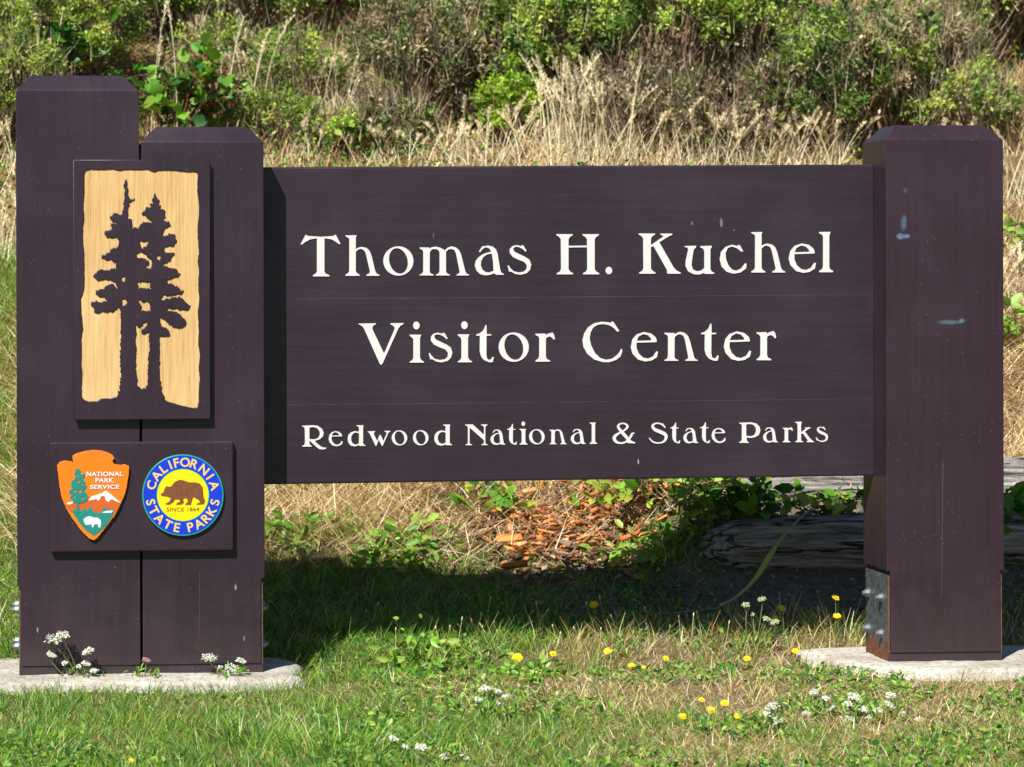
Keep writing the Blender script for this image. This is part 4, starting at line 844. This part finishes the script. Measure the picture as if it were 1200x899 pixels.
dying(500, 150, (.38, .32, .66), 95, 75, BR + [(.12, .19, .05)], [3, 3, 3, 2, 4], 'brown grey half dead bush with dark hollows above the panel', .5, .02)
dying(570, 125, (.32, .28, .60), 80, 80, BR + [BG[1]], [3, 3, 3, 2, 4], 'brown bush flecked with green between the hollow bush and the green one', .8, .0)
dying(460, 178, (.20, .16, .26), 30, 60, BR + [(.14, .22, .05)], [2, 2, 2, 1, 3], 'small grey green bush low beside the bare straw', 1.2, .0)
dying(845, 178, (.46, .24, .46), 90, 14, BR, [3, 2, 2, 2], 'tangle of dead twigs under the overhanging green bush', 2.1, .0)
dying(735, 178, (.32, .2, .44), 70, 14, BR, [3, 2, 2, 2], 'grey brown dead twigs right behind the tallest plume grass', 2.1, .0)
dying(1080, 120, (.33, .28, .46), 70, 50, BR + [BG[1]], [3, 3, 2, 2, 3], 'brown twiggy bush between the green ones near the right post', 1.5, .0)

# ------------------------------------------------------------------ brambles
def bramble(loc, canes, label, leaf=.055, pal=(G1, G2, G3, YG), wts=(3, 4, 3, 1), L=(.3, .6), berries=0, group='blackberry brambles', dens=9, dirs=None, ccol=(.16, .08, .05), height=.35):
    R = thing('bramble', loc, label, 'bramble', group); Cn = Acc(); Lf = Acc(); Be = Acc()
    for i in range(canes):
        a = rng.random() * 6.283 if dirs is None else rng.normal(dirs[0], dirs[1]); l = rng.uniform(*L); t = np.linspace(0, 1, 12)
        hgt = height * rng.uniform(.5, 1.1)
        p = np.stack([math.cos(a) * l * t, math.sin(a) * l * t * .8, hgt * np.sin(t * 2.3) + .0], 1) + rng.normal(size=(12, 3)) * .004 + np.array([rng.normal() * .04, rng.normal() * .03, 0])
        tube(Cn, p, np.linspace(.0035, .0014, 12), jit(ccol, 1, .3)[0], 5)
        for j in range(dens):
            s = rng.uniform(.15, 1); q = np.array([np.interp(s, t, p[:, k]) for k in range(3)]); o = unit(np.array([rng.normal(), rng.normal(), .6])); q2 = q + o * .04
            tube(Cn, np.array([q, q2]), .0012, (.15, .13, .05), 3)
            ld_ = np.array([o, unit(o + np.cross(o, [0, 0, 1]) * 1.3), unit(o - np.cross(o, [0, 0, 1]) * 1.3)]); c = pick(pal, wts, 1)
            leaves(Lf, np.repeat([q2], 3, 0), leaf, np.repeat(c, 3, 0) * rng.uniform(.85, 1.15, (3, 1)), ld_ * 3, 1.1, .68, .10)
        for j in range(berries):
            s = rng.uniform(.3, 1); q = np.array([np.interp(s, t, p[:, k]) for k in range(3)]) + rng.normal(size=3) * .03
            th = np.linspace(0, np.pi, 5); tube(Be, q + np.stack([0 * th, 0 * th, -.007 * np.cos(th)], 1), .006 * np.sin(th) + .0006, pick([(.25, .01, .015), (.03, .008, .012), (.4, .03, .02)], [3, 2, 1], 1)[0], 6)
    link('canes', Cn.mesh('canes', True), M_wood, R); link('leaves', Lf.mesh('leaves'), M_leaf, R)
    if berries: link('berries', Be.mesh('berries', True), M_leaf, R)
    return R
bramble(up(196, 192), 10, 'large leaved bramble with red berries filling the gap above the two left posts', .070, (G1, G2, GD), (3, 2, 2), L=(.15, .36), berries=10, height=.46, dens=7)
bramble(up(245, 175), 11, 'dark bramble full of berries above the shorter left post', .055, (G1, GD, G2, S3), (3, 3, 2, 2), L=(.25, .5), berries=22, height=.38)
bramble(tuple(np.array(on_plane(82, 100, 4.55))), 7, 'large leaved bramble above the tallest left post', .078, (G1, G2, GD), (3, 2, 2), L=(.12, .32), berries=3, height=.32, dens=6)
bramble(up(405, 182), 6, 'small pale leaved bramble just above the panel left end', .04, L=(.1, .25), height=.12)
bramble(up(1195, 320), 8, 'bramble with fresh green leaves right of the right post', .048, L=(.12, .3), height=.22, dens=6)
bramble(up(1200, 420), 8, 'second bramble lower on the slope right of the right post', .045, L=(.12, .3), height=.2, dens=6)
bramble(up(545, 612), 4, 'bramble sprig on the straw below the panel middle', .040, (G1, G2, GD), (3, 3, 3), L=(.12, .3), height=.18, dens=5)
bramble(up(640, 625), 5, 'leafy bramble runner growing over the orange bark', .042, (G1, G2, YG), (3, 3, 3), L=(.15, .35), height=.15, dens=5)
bramble(up(745, 622), 9, 'bright bramble patch beside the bark debris', .042, (G2, G3, YG, G1), (3, 3, 4, 2), L=(.12, .30), height=.20, dens=7)
bramble(up(810, 600), 8, 'yellow green bramble left of the upper driftwood log', .040, (G2, G3, YG, G1), (3, 3, 4, 2), L=(.10, .26), height=.15, dens=7)
bramble(up(868, 622), 12, 'dark shaded bramble clump between the two logs', .042, (GD, G1, G2), (4, 3, 1), L=(.06, .18), height=.11, dens=7)
bramble(up(975, 618), 8, 'bramble with lit tips in front of the upper log', .040, (GD, G1, G2, YG), (2, 3, 2, 2), L=(.08, .22), height=.09, dens=5)
bramble(up(1192, 650), 10, 'dark bramble clump right of the right post base', .058, (GD, G1), (4, 3), L=(.12, .3), height=.22, dens=9)
# leafy herbs on the lower slope
def herb(loc, n, r, leaf, label, pal=(G1, G2, G3), wts=(3, 4, 3)):
    A = Acc(); S = Acc(); q = rng.normal(size=(n, 2)) * r * .5; P = np.stack([q[:, 0], q[:, 1] * .8, np.abs(rng.normal(size=n)) * r * .32 + .008], 1)
    P[:, 2] += ground(loc[0] + P[:, 0], loc[1] + P[:, 1]) - loc[2]
    R = thing('leafy_weed', loc, label, 'weed', 'leafy weeds on the lower slope'); leaves(A, P, leaf, pick(pal, wts, n), np.stack([q[:, 0], q[:, 1], 0 * q[:, 0] + .02], 1) * 30, 1.0, .5, .12)
    for i in range(0, n, 12): tube(S, [(P[i, 0] * .6, P[i, 1] * .6, P[i, 2] - .06), P[i]], .0015, (.1, .13, .04), 3)
    link('leaves', A.mesh('leaves'), M_leaf, R); link('stems', S.mesh('stems'), M_wood, R); return R
for u, v, n, r, lf, lab in ((345, 640, 110, .13, .045, 'green docks and grass leaves beside the left post'), (410, 634, 90, .10, .03, 'low clover mound on the lit slope'), (480, 650, 180, .13, .04, 'bright green leafy weeds at the shadow edge'),
        (440, 668, 80, .12, .035, 'flat weed patch half in the shadow'), (330, 580, 90, .10, .03, 'small weeds directly under the panel left end'), (790, 640, 150, .12, .04, 'weeds below the bright bramble patch'), (735, 655, 120, .10, .035, 'weeds at the lower edge of the orange bark'),
        (620, 800, 120, .10, .03, 'pale weed rosette in the lawn'), (500, 790, 160, .14, .03, 'green weed mat in the middle lawn'), (395, 745, 120, .06, .035, 'upright yellow green weed right of the left footing')):
    herb(on_ground(u, v), n, r, lf, lab)

# ------------------------------------------------------------------ bark debris, gravel
def chips(name, x, y, size, pal, wts, mat, label, cat, flat_=.3, lift=.01):
    n = len(x); A = Acc(); z = ground(x, y) + rng.uniform(0, lift, n)
    a = unit(rng.normal(size=(n, 3)) * np.array([1, 1, .35])); nn = unit(rng.normal(size=(n, 3)) * .6 + np.array([0, 0, 1])); nn = unit(nn - (nn * a).sum(1, keepdims=True) * a); b = np.cross(nn, a)
    s = size * (rng.uniform(.3, 1.1, n) ** 1.5 + (rng.random(n) < .06) * rng.uniform(.3, 1.0, n)); c = pick(pal, wts, n); P = np.stack([x, y, z], 1)
    cor = np.array([(-1, -1, -1), (1, -1, -1), (1, 1, -1), (-1, 1, -1), (-1, -1, 1), (1, -1, 1), (1, 1, 1), (-1, 1, 1)], float)
    ext = np.stack([s, s * rng.uniform(.18, .5, n), s * flat_ * rng.uniform(.5, 1.2, n)], 1)
    cj = cor[None] * (1 + rng.uniform(-.35, .25, (n, 8, 3))) * ext[:, None]
    V = P[:, None] + cj[..., :1] * a[:, None] + cj[..., 1:2] * b[:, None] + cj[..., 2:] * nn[:, None]
    Qs = (np.arange(n) * 8)[:, None, None] + np.array([(0, 3, 2, 1), (4, 5, 6, 7), (0, 1, 5, 4), (1, 2, 6, 5), (2, 3, 7, 6), (3, 0, 4, 7)])[None]
    A.add(V.reshape(-1, 3), Qs.reshape(-1, 4), np.repeat(c, 8, 0) * rng.uniform(.85, 1.15, (n * 8, 1)))
    return tag(link(name, A.mesh(name), mat), label, cat, kind='stuff')
c0 = on_ground(600, 650); c1 = on_ground(775, 640); c2 = on_ground(690, 605)
n = 1150; t = rng.random(n) * 1.25 - .05; x = c0[0] + (c1[0] - c0[0]) * t + rng.normal(size=n) * .07; y = 1.50 + rng.normal(size=n) * .20 + .1 * t
chips('bark_debris', x, y, .026, [(.66, .23, .05), (.44, .14, .04), (.15, .07, .04), (.62, .31, .14), (.28, .18, .12)], [4, 4, 4, 2, 3], M_wood, 'orange rotted redwood bark chips heaped behind the sign', 'bark', .18, .075)
n = 1900; x = rng.uniform(.45, 1.9, n); y = rng.normal(1.45, .24, n)
chips('bark_litter', x, y, .018, [(.22, .12, .07), (.34, .20, .12), (.12, .07, .05), (.40, .28, .18)], [3, 3, 2, 1], M_wood, 'brown bark and twig litter around the logs', 'litter', .14, .03)
n = 2600; x = rng.uniform(.55, 2.6, n); y = rng.uniform(.4, 1.35, n)
chips('gravel', x, y, .0065, [(.20, .17, .15), (.32, .29, .26), (.11, .09, .08), (.5, .48, .45)], [3, 3, 2, .5], M_wood, 'small stones scattered on the bare shaded earth', 'gravel', .6, .004)

# ------------------------------------------------------------------ driftwood logs
def log_mat():
    mt, N, L, B = newmat('weathered_grey_wood'); P = mapping(N, L, (2.0, 42, 42)); n = noise(N, L, 1.4, 8, P, .75); n2 = noise(N, L, 3, 3, mapping(N, L))
    a = ramp(N, L, n.outputs[0], [(.36, (.02, .016, .014)), (.46, (.22, .20, .18)), (.62, (.50, .48, .45))])
    b = ramp(N, L, n2.outputs[0], [(.3, (.62, .55, .48)), (.7, (1.1, 1.1, 1.1))])
    n3 = noise(N, L, 1.0, 4, mapping(N, L, (1.5, 13, 13)), .55)
    cr = ramp(N, L, math_(N, L, 'ABSOLUTE', math_(N, L, 'SUBTRACT', n3.outputs[0], .5)), [(.006, (.04, .035, .03)), (.03, (1, 1, 1))])
    L.new(mix(N, L, 1.0, mix(N, L, 1.0, a.outputs[0], b.outputs[0], 'MULTIPLY'), cr.outputs[0], 'MULTIPLY'), B.inputs['Base Color']); B.inputs['Roughness'].default_value = .85; bump(N, L, B, math_(N, L, 'ADD', n.outputs[0], cr.outputs[0]), 1.0, .02); return mt
M_log = log_mat()
def log(x0, y0, z0, length, r, tilt, rz, seed, label, taper=.85):
    nl, na = 150, 120; s = np.linspace(0, 1, nl)[:, None]; th = np.linspace(0, 2 * np.pi, na, endpoint=False)[None]
    ridge = 0
    for k, am in ((4, .07), (7, .10), (13, .09), (29, .05)):
        ph = seed * k + 2.2 * (fbm(s * 5 + seed, s * 0 + k, seed) - .5) * 2 + .3 * np.sin(s * 9 + k); ridge = ridge + am * np.abs(np.sin(k * th / 2 + ph * k * .12)) ** .6
    warp = (fbm(s * 4 + seed * 3 + 0 * th, np.cos(th) * 1.4 + 4 + 0 * s, seed + 5) - .5) * .30
    knot = .16 * np.exp(-(((s - .36) / .035) ** 2 + ((np.mod(th - 3.9 + np.pi, 2 * np.pi) - np.pi) / .30) ** 2))
    end = np.clip(np.minimum(s / .05, (1 - s) / .04), 0, 1) ** .5
    R_ = r * (1 - (1 - taper) * s) * (.78 + ridge + warp + knot) * (.35 + .65 * end)
    X = s * length + 0 * th + .02 * np.sin(th * 3) * (1 - end); Y = R_ * np.cos(th); Z = R_ * np.sin(th) * .92 + .03 * np.sin(s * 3)
    V = np.stack([X, Y, Z], -1).reshape(-1, 3); I = np.arange(nl * na).reshape(nl, na)
    Q = np.stack([I[:-1], I[1:], np.roll(I[1:], -1, 1), np.roll(I[:-1], -1, 1)], -1).reshape(-1, 4)
    Vc = np.vstack([V, [[.004, 0, 0], [length - .004, 0, .03 * math.sin(3)]]]); n0 = len(V)
    # end caps as degenerate-free quads: pairs of rim edges to the centre
    caps = [(n0, I[0, i], I[0, (i + 1) % na], I[0, (i + 2) % na]) for i in range(0, na, 2)] + [(n0 + 1, I[-1, (i + 2) % na], I[-1, (i + 1) % na], I[-1, i]) for i in range(0, na, 2)]
    me = qmesh('driftwood_log', Vc, np.vstack([Q, np.array(caps)]), None, True)
    o = link('driftwood_log', me, M_log, None, (x0, y0, z0)); o.rotation_euler = (0, tilt, rz)
    return tag(o, label, 'log', 'driftwood logs behind the sign')
log(1.375, .93, .262, 1.9, .096, math.radians(1), math.radians(-3), 2, 'weathered grey log lying in the shadow left of the right post base', 1.0)
log(1.44, 1.32, .392, 2.6, .118, math.radians(.5), math.radians(-4), 5, 'pale sunlit grey log half hidden under the panel right end', 1.0)

# curved dry leaf stalk hanging across the lower log
A = Acc(); pts = [(965, 585, 1.25, .0026), (938, 607, 1.15, .004), (915, 632, 1.06, .006), (900, 655, 1.0, .010), (892, 668, .96, .009), (880, 684, .92, .0065), (862, 700, .88, .005), (845, 709, .84, .0045), (838, 718, .76, .004), (800, 721, .74, .0028), (752, 725, .72, .002)]
def _sp(u, v, yy, r):
    if v > 710: g = on_ground(u, v); return (g[0], g[1] - .01, g[2] + .008, r)
    return (*on_plane(u, v, yy - .30), r)
PP = catmull([_sp(*q) for q in pts], 5)
kk = np.clip(1 - np.abs(np.linspace(0, 1, len(PP)) - .35) * 4, 0, 1)[:, None]
tube(A, PP[:, :3], PP[:, 3], np.repeat(np.array([[.34, .34, .22]]) * (1 - kk) + np.array([[.50, .50, .07]]) * kk, 6, 0), 6)
tag(link('dry_stalk', A.mesh('dry_stalk', True), M_leaf), 'long curved greenish stalk arching over the shaded log', 'stalk')

# ------------------------------------------------------------------ flowers
def yellow_flower(u, v, r, label, stem_px=22):
    g = on_ground(u + rng.uniform(-4, 4), v + stem_px); hx, hy, hz = on_plane(u, v, g[1]); R = thing('yellow_flower', g, label, 'flower', 'yellow dandelion-like flowers in the lawn')
    h = np.array([hx - g[0], 0, hz - g[2]]); S = Acc(); t = np.linspace(0, 1, 6)[:, None]
    tube(S, t * h + np.array([0, 0, -.01]) * (1 - t) + np.sin(t * 3.1) * np.array([.004, .002, 0]), .0012, (.13, .17, .05), 5); link('stem', S.mesh('stem', True), M_wood, R)
    A = Acc(); tilt = unit(np.array([rng.normal() * .2 - .2, -.75, .9])); a = unit(np.cross(tilt, [1, 0, 0])); b = np.cross(tilt, a)
    for ring, nn, rr, lift in ((0, 18, 1, .1), (1, 13, .68, .35), (2, 8, .4, .6)):
        th = np.arange(nn) * 6.283 / nn + ring * .3; dr_ = unit(a * np.cos(th)[:, None] + b * np.sin(th)[:, None] + tilt * lift); sd = np.cross(tilt, dr_); L_ = r * rr * rng.uniform(.85, 1.1, nn)[:, None]
        b0 = h + tilt * .001 * ring; wd = r * .13
        V = np.stack([b0 - sd * wd * .3, b0 + sd * wd * .3, b0 + dr_ * L_ + sd * wd, b0 + dr_ * L_ - sd * wd], 1).reshape(-1, 3)
        A.add(V, (np.arange(nn) * 4)[:, None] + np.arange(4)[None], jit((.90, .62, .008), nn * 4, .08, .04))
    link('petals', A.mesh('petals'), M_petal, R); B2 = Acc(); tube(B2, [h - tilt * .008, h - tilt * .004, h + tilt * .001], [.0015, .0035, .004], (.10, .14, .04), 7); link('flower_base', B2.mesh('flower_base', True), M_wood, R)
for u, v, r, lab, sp_ in ((696, 709, .015, 'yellow flower highest against the shadow, left of middle', 36), (606, 771, .0175, 'largest yellow flower in the left of the lawn', 16), (648, 766, .011, 'small yellow flower right of the largest one', 12), (712, 763, .013, 'yellow flower beside a white puffball', 12),
        (740, 780.5, .012, 'yellow flower left of a close pair in the middle lawn', 12), (754.5, 782, .007, 'tiny yellow bud right beside a yellow flower', 10), (780.5, 772, .011, 'yellow flower upper right of the tiny bud', 12), (875.4, 772, .011, 'single yellow flower alone between middle lawn and right footing', 12),
        (916, 713, .0135, 'yellow flower beside green seed heads at the shadow edge', 40), (908, 724, .010, 'lower yellow flower of the pair beside the green seed heads', 28), (932, 763, .011, 'yellow flower close to the left tip of the right footing', 14), (979, 700, .0135, 'upper yellow flower left of the bolted post plate', 56),
        (981, 722, .012, 'lower yellow flower left of the bolted post plate', 34), (822, 820, .009, 'topmost small yellow flower of the group low in the lawn', 12), (833, 832, .012, 'yellow flower in the middle of the low group', 12), (849, 824, .0115, 'rightmost bright flower of the low group', 12),
        (800, 839.5, .011, 'lowest left yellow flower of the low group', 12), (864.6, 839, .010, 'half open yellow flower at the lower right of the low group', 12), (153, 893, .011, 'yellow flower at the bottom edge below the left posts', 8), (465, 724, .008, 'small orange yellow flower at the shadow edge near the left post', 24),
        (830, 564, .014, 'yellow flower just under the panel beside the upper log', 16)):
    yellow_flower(u, v, r, lab, sp_)

def umbel(A, S, base, head, r, col, tilt=None, closed=0.0):
    tilt = unit(np.array([rng.normal() * .22, -.32, .95])) if tilt is None else tilt
    t = np.linspace(0, 1, 7)[:, None]; tube(S, base * (1 - t) + (head - tilt * r * .7) * t + np.sin(t * 3.14) * np.array([rng.normal() * .008, 0, 0]), .0013, (.14, .18, .06), 5)
    a = unit(np.cross(tilt, [1, 0, .1])); b = np.cross(tilt, a); m_ = 30; rr = np.sqrt(np.arange(m_) / m_ + .01); th = np.arange(m_) * 2.39996
    hub = head - tilt * r * .7
    for i in range(m_):
        q = head + (a * math.cos(th[i]) + b * math.sin(th[i])) * rr[i] * r * (1 - .4 * closed) + tilt * (r * .07 * (1 - rr[i] ** 2) + closed * r * .5 * rr[i])
        if i % 2: tube(S, [hub, q], .0005, (.16, .20, .08), 3)
        nf = 6; o = q + rng.normal(size=(nf, 3)) * r * .075
        leaves(A, o, .0046, jit(col, nf, .12, .03), None, 1.2, .9, .05)
def lace(loc_px, heads, label, group='white lacy wildflowers', col=(.66, .67, .55), leafy=45):
    g = np.array(on_ground(*loc_px)); R = thing('lace_flower', tuple(g), label, 'wildflower', group); A = Acc(); S = Acc(); Lf = Acc()
    for (u, v, r, cl_) in heads:
        hx, hy, hz = on_plane(u, v, g[1]); umbel(A, S, np.array([rng.normal() * .006, rng.normal() * .006, -.01]), np.array([hx - g[0], rng.normal() * .01, hz - g[2]]), r, col, None, cl_)
    n = leafy; P = rng.normal(size=(n, 3)) * np.array([.03, .02, .0]) + np.array([0, 0, .02]); P[:, 2] = rng.uniform(.0, .05, n)
    leaves(Lf, P, .022, pick([G2, G3, G1], [3, 2, 2], n), np.array([[0, 0, 1.]]).repeat(n, 0), .4, .3)
    link('stems', S.mesh('stems'), M_wood, R); link('flower_heads', A.mesh('flower_heads'), M_petal, R); link('leaves', Lf.mesh('leaves'), M_leaf, R); return R
lace((96, 806), [(64, 749, .030, 0), (74, 743, .018, 0), (60, 769, .016, .6), (103, 763, .018, .2), (101, 778, .014, .3), (76, 779, .012, 1), (110, 786, .013, .3), (92, 783, .010, 1)], 'tall many headed white lace flower in front of the tallest left post')
lace((170, 806), [(172, 774, .011, .2)], 'small pinkish lace flower between the two left posts', col=(.5, .28, .26))
lace((272, 806), [(246, 772, .024, .1), (272, 783, .024, .1), (283, 775, .015, .2), (266, 790, .014, .3), (258, 782, .008, 1)], 'white lace flower clump in front of the shorter left post')
lace((572, 846), [(560, 822, .014, 1), (568, 806, .015, 0), (584, 811, .009, 0), (592, 817, .009, 0), (582, 824, .008, 0)], 'white lace flowers and puffball low in the middle lawn')
lace((520, 897), [(494, 876, .014, 0), (462, 866, .009, 0), (520, 886, .010, 0), (476, 876, .007, 0), (545, 888, .008, 0)], 'white lace flowers at the bottom edge, left of middle')
lace((906, 858), [(905, 828, .018, 0), (908, 843, .016, 0), (897, 835, .008, 0)], 'pair of white lace heads left of the wide white patch')
lace((958, 845), [(955, 812, .012, 0), (966, 818, .010, 0), (945, 836, .010, 0), (973, 829, .009, 0)], 'white lace patch, left end, below the right footing')
lace((1008, 850), [(1003, 818, .020, 0), (993, 824, .010, 0), (1012, 832, .013, 0), (996, 842, .011, 0), (1028, 832, .011, 0), (1020, 840, .009, 0)], 'widest white lace patch below the right footing')
lace((1050, 846), [(1044, 815, .012, 0), (1041, 825, .014, 0), (1056, 836, .009, 0), (1075, 842, .010, 0)], 'white lace patch, right end, below the right post')
lace((882, 766), [(875, 711, .016, 1), (893, 703, .013, .5), (884, 722, .008, 1), (898, 725, .012, .1), (905, 728, .012, 0)], 'green seed heads and pale lace at the shadow edge left of the right footing', col=(.45, .50, .28))
lace((728, 772), [(725, 763, .009, .6)], 'white puffball beside a yellow flower in the lawn')
# thin dry seed stalks along the shadow edge
A = Acc()
for i in range(90):
    u = rng.uniform(380, 1000); v = rng.uniform(738, 770); g = np.array(on_ground(u, v)); h = rng.uniform(.03, .10); e = g + np.array([rng.normal() * .3 * h, rng.normal() * .1 * h, h]); c = pick([(.30, .15, .12), S2, (.22, .22, .10)], [2, 3, 2], 1)[0]
    tube(A, [g, (g + e) / 2 + rng.normal(size=3) * .002, e], [.0009, .0008, .0007], c, 3); tube(A, [e - .001, e + (e - g) * .08, e + (e - g) * .14], [.001, .0028, .0008], c * .8, 4)
tag(link('dry_seed_stalks', A.mesh('dry_seed_stalks'), M_wood), 'thin reddish seed stalks standing along the edge of the shadow', 'stalks', kind='stuff')
